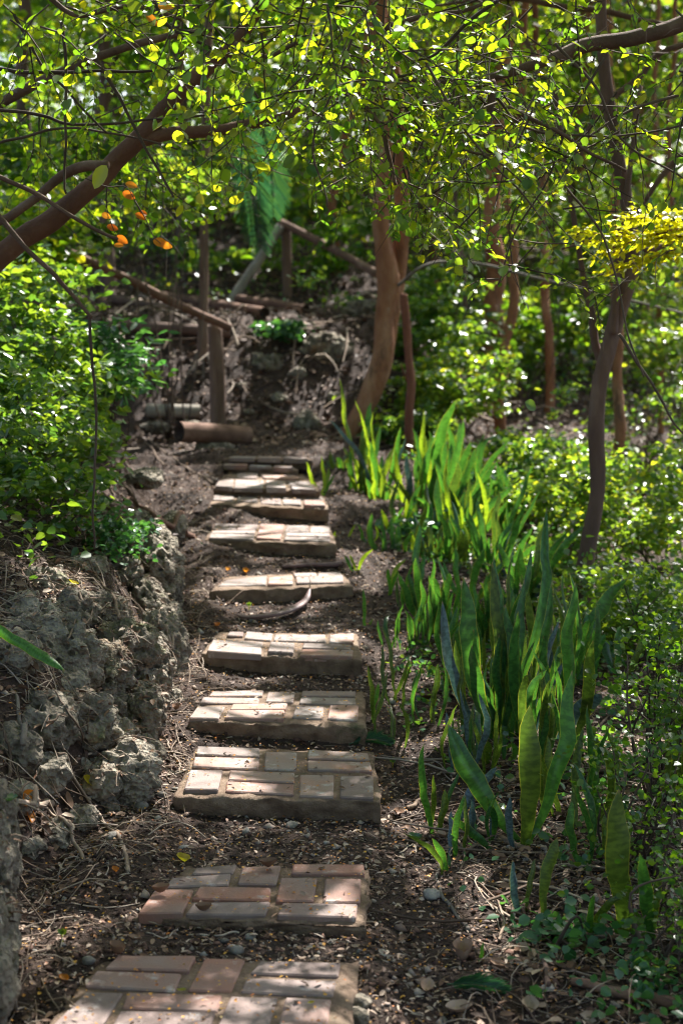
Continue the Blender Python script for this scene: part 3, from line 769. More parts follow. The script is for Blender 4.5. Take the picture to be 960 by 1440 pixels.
# (px, py of the visible centre, distance, radii in metres, label)
ROCKS = [
 (62, 912, 4.75, (.21, .15, .15), 'large grey coral boulder, lichened and pitted, at the left edge above the roots'),
 (128, 940, 4.7, (.15, .13, .13), 'rounded pitted coral boulder overhanging the bank with an ochre underside'),
 (178, 908, 4.9, (.10, .10, .085), 'sunlit knobbly coral rock jutting over the ochre hollow'),
 (205, 960, 5.0, (.10, .12, .13), 'rust stained coral rock below the knobbly jutting one'),
 (222, 925, 5.4, (.09, .15, .16), 'tall grey coral rock at the wall corner beside the fifth slab'),
 (200, 860, 5.7, (.11, .15, .17), 'olive lichened coral rock in the wall level with the sixth slab'),
 (222, 812, 6.1, (.10, .16, .18), 'sunlit upright coral rock at the top end of the wall'),
 (168, 805, 5.7, (.11, .12, .10), 'warm tan coral rock under the overhanging green fern bush'),
 (140, 862, 5.3, (.12, .12, .09), 'flat topped coral rock below the yellow fallen leaf'),
 (110, 1010, 4.45, (.12, .11, .12), 'bluish grey coral rock in the middle of the lower wall'),
 (58, 1010, 4.4, (.12, .12, .10), 'dark shaded coral rock behind the crossed pale twigs'),
 (150, 1045, 4.4, (.11, .11, .10), 'deeply pitted coral rock above the round foot boulder'),
 (182, 1088, 4.3, (.095, .10, .085), 'round pitted coral boulder at the wall foot beside the third slab'),
 (130, 1098, 4.25, (.10, .10, .08), 'grey coral rock left of the round foot boulder'),
 (195, 1005, 4.75, (.085, .10, .10), 'tawny coral rock filling the wall above the sunlit soil'),
 (60, 1085, 4.1, (.09, .09, .07), 'half buried coral rock behind the tangle of roots'),
 (110, 1148, 4.05, (.060, .060, .045), 'small pale blue grey rock below the yellow leaf'),
 (75, 1172, 3.95, (.055, .055, .05), 'mossy grey rock among the roots above the dark soil'),
 (-4, 1215, 3.25, (.038, .14, .16), 'tall pale grey coral rock cut by the left edge of the photo'),
 (-6, 1330, 3.05, (.036, .12, .10), 'mossy rock in the bottom left corner under the tall pale rock'),
 (-8, 1395, 2.9, (.038, .08, .07), 'small dark rock in the very bottom left corner'),
 (205, 1060, 4.55, (.05, .06, .05), 'small warm rock at the wall foot left of the fourth slab'),
 (30, 870, 5.0, (.14, .14, .11), 'shaded rock at the left edge above the large grey boulder'),
 (95, 858, 5.2, (.11, .11, .08), 'cracked grey rock among twigs above the large boulder'),
 (10, 930, 4.9, (.12, .12, .12), 'dark coral rock at the far left edge beside the large boulder'),
 (15, 1050, 4.3, (.09, .09, .09), 'coral rock at the left edge behind the grey leaning stick'),
 (96, 965, 4.6, (.08, .07, .07), 'knobbly coral rock wedged under the large grey boulder'),
 (150, 985, 4.65, (.08, .08, .07), 'dark hollowed rock under the ochre bottomed boulder'),
 (240, 985, 5.1, (.05, .06, .06), 'small coral knob at the wall foot above the sunlit soil'),
 (235, 875, 5.9, (.08, .10, .13), 'greyish knob at the wall foot level with the sixth slab'),
 (60, 820, 5.6, (.12, .12, .07), 'low coral rock in the shade under the low dark bush'),
 (120, 795, 5.7, (.09, .09, .06), 'broken rock by the hanging vine end'),
 (25, 1120, 3.95, (.06, .07, .05), 'dark stone behind the pale root stub'),
 (150, 1135, 4.15, (.04, .04, .035), 'small brown rock between the two lowest wall boulders'),
 (40, 1190, 3.75, (.045, .05, .04), 'half buried brown stone beside the tall pale edge rock'),
 (245, 740, 6.9, (.06, .08, .06), 'small sunlit rock at the left of the thick orange root'),
 (190, 745, 6.6, (.09, .10, .08), 'rock under the orange root at the upper end of the wall'),
 (510, 440, 11.5, (.20, .18, .16), 'grey rock on the bank just left of the tan trunk'),
 (360, 430, 11.9, (.12, .1, .06), 'pale rock beside the fallen logs on the bank top'),
 (470, 560, 10.0, (.07, .07, .06), 'small rock just left of the curved trunk base'),
 (350, 580, 9.7, (.05, .05, .04), 'small stone right of the charred log'),
 (205, 672, 7.3, (.09, .12, .05), 'grey rock at the left edge of the path below the grey log'),
 (375, 512, 10.4, (.16, .14, .13), 'pale greenish boulder set in the bank right of the short post'),
 (430, 600, 9.8, (.13, .12, .14), 'weathered grey boulder at the bank foot behind the top slab'),
 (462, 498, 10.7, (.25, .18, .22), 'large dark coral outcrop in the bank left of the tan trunk'),
 (420, 528, 10.4, (.09, .08, .08), 'small block of rock in the bank between the pale boulder and the outcrop'),
 (392, 560, 10.0, (.08, .08, .06), 'small stone in the bank above the charred log end'),
 (340, 545, 10.3, (.07, .07, .05), 'little stone beside the foot of the short post'),
 (268, 598, 9.5, (.07, .06, .03), 'flat stone wedged between the two step logs'),
 (222, 602, 9.5, (.10, .07, .035), 'flat pale stone under the grey weathered log'),
 (300, 632, 9.15, (.11, .09, .045), 'flat mossy stone under the charred log'),
]
for (px, py, d, rad, lab) in ROCKS:
    c = at(px, py, d)
    hit = onground(px, py)
    if d < 7.3 and hit[1] < d + .05:
        rad = tuple(r * .84 for r in rad); c = hit + np.array([0, rad[1] * .30, -rad[2] * .25])
    if d > 9.55:
        rad = tuple(r * .72 for r in rad); c = onground(px, py) + np.array([0, rad[1] * .5, -rad[2] * .15])
    big = d < 6.5 and max(rad) > .08
    rock(c, rad, lab, sub=6 if (d < 5.2 and max(rad) > .11) else (5 if big or max(rad) > .13 else 4), pit=1.0 if d < 8 else 1.3)
# pebbles one can pick out
STN = [(607, 1262, .022, 'smooth blue grey pebble right of the second slab', 'stone'), (262, 1301, .010, 'tiny blue pebble in front of the second slab', 'stone'),
       (410, 1163, .018, 'pale broken stone in the dark soil below the third slab', 'stone'), (333, 1340, .016, 'grey chip of stone behind the nearest slab', 'stone'),
       (198, 1136, .020, 'light grey stone below the round foot boulder', 'stone'), (165, 1118, .026, 'broken grey stone left of the wall foot', 'stone'),
       (222, 1152, .010, 'small brown pebble on the dark soil left of the third slab', 'stone'), (124, 1353, .014, 'white stone chip left of the nearest slab', 'stone'),
       (505, 1415, .026, 'crumbled mortar lump against the right side of the nearest slab', 'rock'), (500, 1436, .028, 'larger crumbled mortar lump at the bottom edge by the nearest slab', 'rock'),
       (352, 1320, .013, 'grey pebble midway between the two nearest slabs', 'stone'), (228, 1120, .016, 'rusty pebble touching the third slab', 'stone'),
       (160, 1180, .02, 'grey stone on the dark soil under the roots', 'stone'), (770, 1392, .014, 'pale pebble in the litter at the bottom right', 'stone')]
for (px, py, r, lab, mt) in STN:
    p = onground(px, py)
    rock((p[0], p[1], p[2] + r * .25), (r, r * .9, r * .62), lab, 'stone', 3, 0, mt, 'loose stones', 'stone')

# ------------------------------------------------------------------ TREES
_TREES = {}
def tree(px, py, d, label, name='tree', group=None, cat='tree'):
    p = at(px, py, d)
    z = gs(p[0], p[1])
    return empty(name, (p[0], p[1], z), label, cat, group)
def pxpts(lst, d):
    """list of (px, py[, d]) -> world"""
    return [at(q[0], q[1], q[2] if len(q) > 2 else d) for q in lst]
def rooted(pts, depth=.15):
    p = pts[0]
    q = np.array([p[0], p[1], min(gs(p[0], p[1]) - depth, p[2] - .02)])
    return [q] + list(pts)
def clump_points(c, rad, n_cl, per, spread=.28, shell=.4):
    u = rand_unit(n_cl) * (RNG.uniform(shell ** 3, 1, n_cl) ** (1 / 3))[:, None]
    C = np.asarray(c) + u * np.asarray(rad)
    ax = rand_unit(n_cl) * np.array([1, 1, .35])
    t = RNG.normal(0, 1, (n_cl, per, 1))
    s = spread * RNG.uniform(.6, 1.4, (n_cl, 1, 1))
    P = C[:, None, :] + ax[:, None, :] * t * s + RNG.normal(0, .35, (n_cl, per, 3)) * s * np.array([1, 1, .45])
    return P.reshape(-1, 3), C
def foliage(name, P, size, mat, parent, ratio=.34, up=.9, droop=-.2, filt=True, kind=None):
    if filt: P = P[~shades_fleck(P)]
    gz = g(P[:, 0], P[:, 1]); P = P[P[:, 2] > gz + .02]
    if not len(P): return None
    V, F = leaf_cloud(P, size, ratio, up, droop)
    o = link(name, big_mesh(name, V, F, mat), parent)
    if kind: o['kind'] = kind
    return o
def limbs(top, C, mat, parent, r0, k=6):
    """forking limbs from the trunk top out to the clump centres C; each a part"""
    idx = RNG.permutation(len(C))[:k]
    for i in idx:
        e = C[i]; m = (np.asarray(top) * .55 + e * .45) + RNG.normal(0, .12, 3)
        tube('limb', [top, m, e], [r0, r0 * .55, r0 * .18], mat, parent, 6, 14, .1, wob=.05)

TR = []
# main forked tan trunk
t = tree(520, 600, 9.7, 'thick forked tan trunk behind the top of the steps, root flaring left', group='trees on the slope')
main = rooted(pxpts([(486, 622), (502, 590), (524, 548), (538, 500), (540, 450), (547, 400), (538, 345), (535, 300), (546, 180), (530, 60), (540, -60), (560, -260)], 9.6), .1)
tube('trunk', main, [.052, .052, .058, .070, .066, .062, .072, .058, .054, .054, .052, .048, .045], M['bark_tan'], t, 20, 110, .20)
tube('fork', pxpts([(520, 566), (541, 500), (549, 450), (556, 405), (562, 350), (566, 290), (556, 120), (520, -60), (470, -240)], 9.75), [.040, .050, .052, .056, .052, .048, .045, .042, .04], M['bark_tan'], t, 14, 70, .22)
p0 = at(528, 540, 9.65)
P, C = clump_points((1.2, 10.8, 5.3), (2.6, 3.0, 1.5), 190, 62, .30)
foliage('crown', P, .085, M['canopy'], t); limbs(main[-1], C, M['bark_tan'], t, .045, 8)
# slender red-brown stem
t = tree(574, 640, 9.0, 'slender reddish brown stem just right of the thick tan trunk', group='trees on the slope')
tube('trunk', rooted(pxpts([(574, 630), (576, 560), (573, 500), (570, 440), (568, 414)], 9.1)), [.032, .030, .028, .026, .026, .022], M['bark_red'], t, 10, 40, .16, wob=.02)
tube('limb', pxpts([(550, 408, 9.6), (566, 396, 9.5), (588, 378), (620, 368), (680, 372), (760, 392), (860, 416), (960, 440)], 9.2), [.012, .010, .009, .010, .010, .009, .008, .007], M['bark_grey'], t, 8, 60, .1)
tube('twig', pxpts([(574, 540), (566, 520), (564, 512)], 9.1), [.008, .006, .004], M['bark_red'], t, 6, 8)
P, C = clump_points(at(600, 330, 9.3), (.25, .3, .12), 6, 40, .12)
foliage('crown', P, .05, M['canopy'], t)
# dark leaning tree on the right
t = tree(818, 835, 6.5, 'dark slender tree leaning right beside the tall snake plants', group='trees on the slope')
tube('trunk', rooted(pxpts([(818, 830), (828, 760), (840, 690), (838, 610), (842, 545), (858, 480), (874, 420), (886, 370), (884, 300), (868, 220), (850, 100), (840, -80)], 6.5)),
     [.050, .040, .036, .033, .036, .034, .034, .038, .040, .030, .028, .026, .022], M['bark_dark'], t, 14, 90, .12)
tube('limb', pxpts([(848, 520), (836, 480), (832, 440), (822, 400), (812, 340), (790, 200), (770, 40)], 6.55), [.018, .018, .016, .014, .012, .012, .010], M['bark_dark'], t, 8, 40, .12)
tube('limb', pxpts([(862, 470), (866, 400), (870, 340), (884, 250), (900, 120)], 6.45), [.020, .016, .014, .012, .010], M['bark_dark'], t, 8, 40, .12)
P, C = clump_points((1.5, 8.3, 4.4), (2.2, 2.6, 1.0), 150, 55, .28)
foliage('crown', P, .075, M['canopy'], t); limbs(at(840, -80, 6.5), C, M['bark_dark'], t, .022, 6)
# others: (trunk points, distance, radii, material, crown centre/rad, clumps, label)
OT = [
 ([(866, 740), (868, 640), (870, 560), (868, 490), (866, 380), (862, 200), (850, -40)], 9.2, .034, 'bark_tan', 'straight brown trunk directly behind the dark leaning tree'),
 ([(930, 720), (929, 600), (932, 480), (936, 380), (940, 240), (950, 0)], 11.5, .024, 'bark_tan', 'thin pale straight trunk at the right edge of the photo'),
 ([(700, 590), (702, 520), (706, 470), (716, 420), (720, 340), (712, 250), (730, 120), (740, -40)], 11.2, .040, 'bark_tan', 'crooked brown trunk in the middle distance above the snake plants'),
 ([(690, 540), (692, 440), (696, 360), (694, 280), (700, 160), (720, -60)], 13.0, .085, 'bark_tan', 'broad orange brown trunk behind the crooked one'),
 ([(468, 420), (470, 340), (468, 280), (486, 200), (508, 120), (520, -40)], 13.4, .045, 'bark_tan', 'slim trunk crossing behind the far handrail'),
 ([(436, 330), (440, 250), (432, 160), (440, 0)], 15.5, .05, 'bark_dark', 'dark slim trunk on the slope left of the tan fork'),
 ([(610, 420), (612, 330), (616, 240), (606, 80), (600, -60)], 16.0, .035, 'bark_tan', 'brown distant trunk between the tan fork and the orange trunk'),
 ([(772, 520), (768, 420), (760, 300), (764, 180), (756, 40), (750, -60)], 12.2, .034, 'bark_tan', 'slim trunk half hidden by leaves right of the crooked one'),
 ([(655, 600), (657, 520), (650, 440), (648, 330)], 12.5, .022, 'bark_dark', 'thin dark sapling stem left of the crooked trunk'),
 ([(908, 640), (912, 520), (906, 400), (914, 240), (925, 40)], 14.5, .035, 'bark_tan', 'dim trunk far behind at the right'),
 ([(255, 300), (262, 200), (250, 90), (255, -60)], 15.0, .07, 'bark_dark', 'dark trunk on the upper slope at the left'),
 ([(150, 330), (140, 220), (146, 60), (150, -60)], 13.0, .06, 'bark_dark', 'shaded trunk on the slope behind the leaning branch'),
 ([(820, 480), (822, 380), (816, 250), (824, 60)], 17.0, .06, 'bark_tan', 'faint pale trunk deep in the forest behind the dark leaning tree'),
 ([(40, 330), (36, 200), (30, 40), (28, -60)], 11.0, .055, 'bark_dark', 'shaded trunk at the far left behind the bushes'),
 ([(350, 300), (346, 200), (352, 100), (350, -60)], 17.5, .055, 'bark_tan', 'distant trunk above the hanging palm frond'),
 ([(980, 600), (978, 450), (984, 300), (990, 100)], 16.0, .07, 'bark_dark', 'trunk just beyond the right edge in the far forest'),
]
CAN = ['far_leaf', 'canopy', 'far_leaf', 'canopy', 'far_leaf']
for i, (pts, d, r, mt, lab) in enumerate(OT):
    b = at(pts[0][0], pts[0][1], d)
    t = empty('tree', (b[0], b[1], gs(b[0], b[1])), lab, 'tree', 'trees on the slope')
    W = rooted(pxpts(pts, d), .3)
    top = W[-1] + np.array([random.uniform(-.3, .3), .2, 1.1])
    W = W + [top]
    tube('trunk', W, list(np.linspace(r * 1.2, r * .6, len(W))), M[mt], t, 12, 9 * len(W), .14, wob=.05)
    cc = (top[0], top[1] + .6, top[2] + .2)
    P, C = clump_points(cc, (1.9, 2.1, 1.35), 70, 60, .32)
    # lower side branches with foliage hanging into the view
    P2, C2 = clump_points((top[0], top[1] + .3, top[2] - 1.2), (1.5, 1.3, .95), 26 if d > 9.5 else 8, 46, .24)
    foliage('crown', np.vstack([P, P2]), .072 if d < 12 else .085, M[CAN[i % 5]], t)
    limbs(top, C, M[mt], t, r * .5, 5); limbs(top - np.array([0, 0, .6]), C2, M[mt], t, r * .4, 3)
# farther forest standing on the hill, one tree each
fr = random.Random(5)
k = 0
for row, (yd, n_) in enumerate([(18, 8), (22.5, 9), (28, 9), (36, 10)]):
    for j in range(n_):
        half = yd * 480 / FPX * 1.35 + 1.0
        x = -half + (2 * half) * (j + fr.uniform(.15, .85)) / n_
        y = yd + fr.uniform(-2, 2)
        z = gs(x, y)
        h = fr.uniform(4.8, 7.0)
        px_, py_, _ = project(np.array([[x, y, z + 1]]))
        side = 'left' if px_[0] < 300 else ('middle' if px_[0] < 640 else 'right')
        t = empty('tree', (x, y, z), f"distant {['green', 'yellow green', 'dark', 'pale'][k % 4]} forest tree in the {side} of row {['one', 'two', 'three', 'four'][row]} up the hill".replace('row one', 'the nearest far row').replace('row two', 'the second far row').replace('row three', 'the third far row').replace('row four', 'the last far row'), 'tree', 'far forest trees')
        r = fr.uniform(.06, .11)
        W = [np.array([x, y, z - .3]), np.array([x + fr.uniform(-.1, .1), y, z + h * .4]), np.array([x + fr.uniform(-.4, .4), y, z + h])]
        tube('trunk', W, [r, r * .8, r * .4], M['bark_tan' if k % 3 == 0 else 'bark_dark'], t, 8, 20, .12, wob=.1)
        P, C = clump_points((x, y, z + h * .6), (2.3, 1.9, h * .46), 100, 24, .45)
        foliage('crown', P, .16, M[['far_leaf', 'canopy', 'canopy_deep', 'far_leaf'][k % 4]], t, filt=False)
        k += 1

# unseen trees added behind the camera to cut the sky fill on the path
for (x, y, lab) in [(-2.4, -.8, 'unseen tree added for shade, left of where the photographer stands'), (2.6, -1.6, 'unseen tree added for shade, right of and behind where the photographer stands'), (.4, -5.5, 'unseen tree added for shade, well behind the photographer on the lower path')]:
    z = gs(x, y)
    t = empty('tree', (x, y, z), lab, 'tree')
    W = [np.array([x, y, z - .3]), np.array([x + .1, y, z + 2]), np.array([x * .9, y + .2, z + 3.6])]
    tube('trunk', W, [.12, .10, .07], M['bark_dark'], t, 10, 20, .12, wob=.06)
    P, C = clump_points((x * .5, y + .6, z + 4.4), (2.6, 2.4, 1.0), 110, 46, .34, .1)
    foliage('crown', P, .11, M['canopy'], t); limbs(W[-1], C, M['bark_dark'], t, .04, 6)

# slim palm trunk with stilt roots and a hanging frond
PD = float(onground(285, 514)[1])
t = empty('palm', tuple(onground(285, 514)), 'slim straight palm trunk with stilt roots behind the short post', 'palm tree')
tube('trunk', pxpts([(284, 508), (286, 420), (287, 320), (289, 200), (292, 60), (296, -80)], PD), [.040, .033, .030, .030, .030, .028], M['post'], t, 12, 60, .14)
for q in range(9):
    a = q / 9 * 2 * math.pi
    p0 = at(284, 500, PD); e = p0 + np.array([.11 * math.cos(a), .11 * math.sin(a), -.12])
    tube('stilt_root', [p0 + np.array([.02 * math.cos(a), .02 * math.sin(a), .05]), (p0 + e) / 2 + np.array([.02 * math.cos(a), 0, 0]), down(e, .05)], [.008, .007, .006], M['bark_grey'], t, 5, 8)
def frond(pts, L, parent, n=34, mat='frond', w=.008):
    C = spline(np.array(pts), n)
    rr_ = min(.010, L * .03)
    tube('rachis', pts, [rr_] * (len(pts) - 1) + [rr_ * .3], M[mat], parent, 5, n)
    T = unit(np.gradient(C, axis=0))
    P, A, Nn, LL = [], [], [], []
    for i in range(3, n):
        u = i / n
        sd = unit(np.cross(T[i], [0, .9, .3]))
        for s_ in (-1, 1):
            P.append(C[i]); A.append(T[i] * .75 + sd * s_ * .75 + np.array([0, 0, -.35])); Nn.append(np.cross(T[i], sd) + RNG.normal(0, .15, 3)); LL.append(L * math.sin(math.pi * (.12 + .8 * u)) * random.uniform(.85, 1.1))
    P, A, Nn, LL = map(np.array, (P, A, Nn, LL))
    V, F = leaf_arrays(P, A, Nn, LL, np.full(len(P), w), .3)
    return link('leaflets', big_mesh('leaflets', V, F, M[mat]), parent)
fr_ = tube('frond', pxpts([(296, -60), (322, 20), (338, 120)], PD)[:3], [.014, .012, .010], M['frond'], t, 6, 12)
frond(pxpts([(338, 120), (345, 200), (356, 270), (366, 345)], 10.6), .30, t)
frond(pxpts([(338, 110), (372, 190), (382, 250), (384, 300)], 10.9), .24, t)
for a in range(7):
    an = a / 7 * 6.28
    top = at(296, -80, PD)
    frond([top, top + np.array([.6 * math.cos(an), .6 * math.sin(an), .35]), top + np.array([1.3 * math.cos(an), 1.3 * math.sin(an), .15])], .35, t, 24)

# ------------------------------------------------------------------ OVERHANGING NEAR BRANCHES
LEAFME = []
for (L, W) in ((1.0, .36), (1.0, .42), (1.0, .30)):
    V, F = leaf_arrays(np.zeros((1, 3)), np.array([[1.0, 0, 0]]), np.array([[0, 0, 1.0]]), np.array([L]), np.array([W]), .22, 10)
    LEAFME.append({})
    LEAFME[-1]['V'] = V; LEAFME[-1]['F'] = F
def leaf_me(k, mat):
    d = LEAFME[k]
    if mat not in d: d[mat] = big_mesh('leaf', d['V'], d['F'], M[mat])
    return d[mat]
def leaf_obj(P, A, Nn, L, k, mat, parent=None, name='leaf'):
    o = bpy.data.objects.new(name, leaf_me(k, mat)); COL.objects.link(o)
    R = rot_between(np.asarray(A, float), np.asarray(Nn, float))
    mw = Matrix.Translation(Vector(P)) @ R.to_4x4() @ Matrix.Diagonal((L, L, L, 1))
    if parent is not None:
        o.parent = parent
        mw = Matrix.Translation(-Vector(parent.location)) @ mw
    o.matrix_basis = mw
    return o

def sprays(parent, starts, lens, dirs, env, size, mat, n_obj=150, twig_mat='twig', step=.026, gravity=.5, env_hard=True):
    """twigs that droop from starts with leaves set along them; the largest leaves are objects, the rest one part"""
    tw = Acc(); LP, LA, LN, LL = [], [], [], []
    for s, L, dr in zip(starts, lens, dirs):
        m = max(5, int(L / .06))
        p = np.array(s, float); v = unit(dr); pts = [p.copy()]
        for k in range(m):
            v = unit(v + RNG.normal(0, .16, 3) + np.array([0, 0, -gravity * .12]))
            p = p + v * (L / m); pts.append(p.copy())
        pts = np.array(pts)
        x, y, _ = project(pts)
        if env is not None:
            bad = y > env(x) + 12
            if bad.any():
                cut = int(np.argmax(bad))
                if cut < 3: continue
                pts = pts[:cut]
        R = np.linspace(.0030, .0009, len(pts))
        V, F, T = tube_arrays(pts, R, 4, cap=False); tw.add(V, F)
        subs = [pts]
        for q in range(max(1, int(L * 5))):
            i = random.randint(0, len(pts) - 2)
            vv = unit(unit(pts[i + 1] - pts[i]) + rand_unit(1)[0] * 1.0); sp = [pts[i]]
            for k in range(random.randint(3, 6)):
                vv = unit(vv + RNG.normal(0, .15, 3) + np.array([0, 0, -.05])); sp.append(sp[-1] + vv * .045)
            sp = np.array(sp)
            V, F, T = tube_arrays(sp, np.linspace(.0014, .0006, len(sp)), 3, cap=False); tw.add(V, F)
            subs.append(sp)
        for S in subs:
            d = np.linalg.norm(np.diff(S, axis=0), axis=1); cl = np.concatenate([[0], np.cumsum(d)])
            for q, a in enumerate(np.arange(.02, cl[-1], step)):
                if random.random() < .18: continue
                i = min(len(S) - 2, int(np.searchsorted(cl, a) - 1)); i = max(i, 0)
                f = (a - cl[i]) / max(d[i], 1e-6)
                b = S[i] * (1 - f) + S[i + 1] * f
                t_ = unit(S[i + 1] - S[i]); sd = unit(np.cross(t_, [0, 0, 1.0]))
                for sgn in ((1, -1) if random.random() < .35 else ((1,) if q % 2 else (-1,))):
                    LP.append(b); LA.append(t_ * .55 + sd * sgn * random.uniform(.5, 1.1) + RNG.normal(0, .3, 3) + np.array([0, 0, -.15]))
                    LN.append(np.array([0, 0, 1.0]) + RNG.normal(0, .48, 3)); LL.append(size * random.choice((random.uniform(.35, .8), random.uniform(.7, 1.4))))
    LP, LA, LN, LL = map(np.array, (LP, LA, LN, LL))
    keep = ~shades_fleck(LP)
    if env is not None:
        x, y, _ = project(LP); keep &= y < env(x)
    keep &= LP[:, 1] > 2.6
    LP, LA, LN, LL = LP[keep], LA[keep], LN[keep], LL[keep]
    link('twigs', tw.mesh('twigs', M[twig_mat]), parent)['kind'] = 'stuff'
    x, y, w = project(LP)
    score = LL / w * ((x > -10) & (x < 970) & (y > -10))
    order = np.argsort(-score)
    top, rest = order[:n_obj], order[n_obj:]
    LA = unit(LA)
    for i in top:
        leaf_obj(LP[i], LA[i], LN[i], LL[i] * 1.02, random.randint(0, 2), mat, parent)
    V, F = leaf_arrays(LP[rest], LA[rest], LN[rest], LL[rest], LL[rest] * .37, .2)
    link('leaves', big_mesh('leaves', V, F, M[mat]), parent)['kind'] = 'stuff'
    print('sprays', len(LP))

def env_c(x):      # how low the hanging foliage reaches
    return np.interp(x, [-50, 0, 150, 260, 330, 400, 450, 520, 600, 700, 760, 860, 960, 1100], [330, 330, 340, 360, 280, 225, 330, 300, 390, 450, 420, 480, 520, 560])
# right-hand tree overhanging the path
tr = empty('overhanging_tree', (2.35, 4.6, gs(2.35, 4.6)), 'small-leaved tree outside the frame, its drooping branches hanging over the path', 'tree')
W = [np.array([2.35, 4.6, gs(2.35, 4.6) - .2]), np.array([2.3, 4.65, 1.2]), np.array([2.15, 4.7, 2.2]), np.array([1.9, 4.8, 3.0])]
tube('trunk', W, [.085, .07, .055, .04], M['bark_dark'], tr, 12, 40, .12)
tube('branch', [W[2]] + pxpts([(1060, -10), (960, 32), (880, 56), (800, 72), (740, 92), (660, 118), (560, 110), (470, 90)], 4.75), [.045, .040, .026, .024, .022, .016, .011, .008, .004], M['branch'], tr, 10, 70, .1, wob=.012)
NB = [
 ([(700, 0), (640, 45), (610, 75), (588, 84)], 4.1, .006), ([(690, 115), (690, 150), (688, 200), (691, 212)], 4.3, .013),
 ([(585, 130), (600, 170), (640, 205), (680, 215), (720, 205), (745, 165), (750, 140)], 4.2, .0045), ([(715, 150), (770, 180), (830, 215), (880, 240)], 4.2, .007),
 ([(480, 120), (530, 170), (550, 220), (556, 260)], 4.3, .009), ([(540, 40), (600, 20), (650, 14), (700, -10)], 4.6, .009),
 ([(780, 60), (840, 130), (880, 200), (960, 250)], 4.5, .005), ([(870, 470), (900, 520), (935, 570), (965, 612)], 4.6, .0055),
 ([(735, 140), (790, 250), (850, 330), (880, 470), (905, 530)], 4.5, .0045), ([(600, 90), (650, 180), (720, 260), (780, 340)], 4.0, .004),
 ([(500, 40), (470, 120), (440, 200), (460, 290)], 4.0, .004), ([(850, 80), (800, 160), (770, 250), (720, 330), (700, 400)], 4.3, .004),
 ([(960, 130), (880, 160), (820, 200), (760, 250)], 4.6, .005), ([(640, 100), (700, 140), (740, 180), (860, 190), (960, 175)], 4.4, .005)]
for pts, d, r in NB:
    W2 = pxpts(pts, d)
    tube('branch', W2, list(np.linspace(r, r * .55, len(W2))), M['branch'] if r > .006 else M['twig'], tr, 7, 10 * len(W2), .15, wob=.012)
def start_set(n, xr, yr, dr, lr, dirx):
    S, L, D = [], [], []
    for _ in range(n):
        d = random.uniform(*dr)
        S.append(at(random.uniform(*xr), random.uniform(*yr), d)); L.append(random.uniform(*lr))
        D.append(np.array([random.uniform(*dirx), random.uniform(-.4, .4), random.uniform(-.9, .1)]))
    return S, L, D
def cat_sets(*ss):
    return [a + b for a, b in zip(*ss)] if len(ss) == 2 else cat_sets(ss[0], cat_sets(*ss[1:]))
S, L, D = cat_sets(start_set(70, (400, 720), (-60, 150), (3.7, 4.9), (.25, .6), (-.8, .8)),
                   start_set(46, (480, 740), (80, 290), (3.8, 4.8), (.2, .45), (-.8, .8)),
                   start_set(48, (660, 1000), (-60, 240), (3.9, 5.4), (.25, .6), (-.9, .6)),
                   start_set(14, (700, 980), (200, 420), (4.2, 5.6), (.2, .45), (-.8, .6)),
                   start_set(30, (300, 560), (-60, 120), (4.0, 5.2), (.2, .5), (-.8, .8)))
sprays(tr, S, L, D, env_c, .028, 'canopy', 280, step=.021)
for (c_, r_, n_) in [((1.0, 6.6, 4.55), (3.4, 2.3, .75), 250), ((.6, 4.6, 3.7), (2.6, 1.3, .45), 110)]:  # crowns out of view, added to shade the near path and the sprays
    P, C = clump_points(c_, r_, n_, 58, .30, .1)
    foliage('crown', P, .085, M['canopy'], tr); limbs(W[3], C, M['bark_dark'], tr, .03, 7)
# a second tree whose boughs fill the upper right behind it
tr2 = empty('overhanging_tree', (3.1, 7.4, gs(3.1, 7.4)), 'yellow green tree filling the upper right behind the drooping branches', 'tree')
W = [np.array([3.1, 7.4, gs(3.1, 7.4) - .2]), np.array([3.0, 7.4, 1.4]), np.array([2.8, 7.2, 2.8]), np.array([2.3, 7.0, 3.8])]
tube('trunk', W, [.10, .08, .06, .04], M['bark_tan'], tr2, 12, 40, .12)
for pts, d in [([(980, 60), (900, 110), (840, 160), (800, 260)], 7.0), ([(1000, 200), (940, 240), (880, 330)], 6.8), ([(760, -40), (750, 100), (764, 170), (750, 260)], 7.2), ([(960, 330), (900, 330), (840, 338), (790, 350)], 6.4), ([(1000, 40), (860, 20), (700, 0), (600, 10)], 7.4)]:
    tube('branch', [W[2]] + pxpts(pts, d), [.03] + [.014] * (len(pts) - 1) + [.005], M['branch'], tr2, 8, 40, .1, wob=.03)
S, L, D = cat_sets(start_set(52, (620, 1020), (-60, 330), (6.2, 8.2), (.35, .8), (-.9, .6)), start_set(34, (380, 760), (-80, 160), (6.4, 8.6), (.35, .8), (-.8, .8)),
                   start_set(8, (760, 1000), (300, 420), (6.0, 7.2), (.3, .6), (-.9, .2)))
sprays(tr2, S, L, D, lambda x: np.interp(x, [300, 450, 530, 700, 800, 960], [150, 200, 270, 380, 410, 440]), .050, 'far_leaf', 60, step=.034)
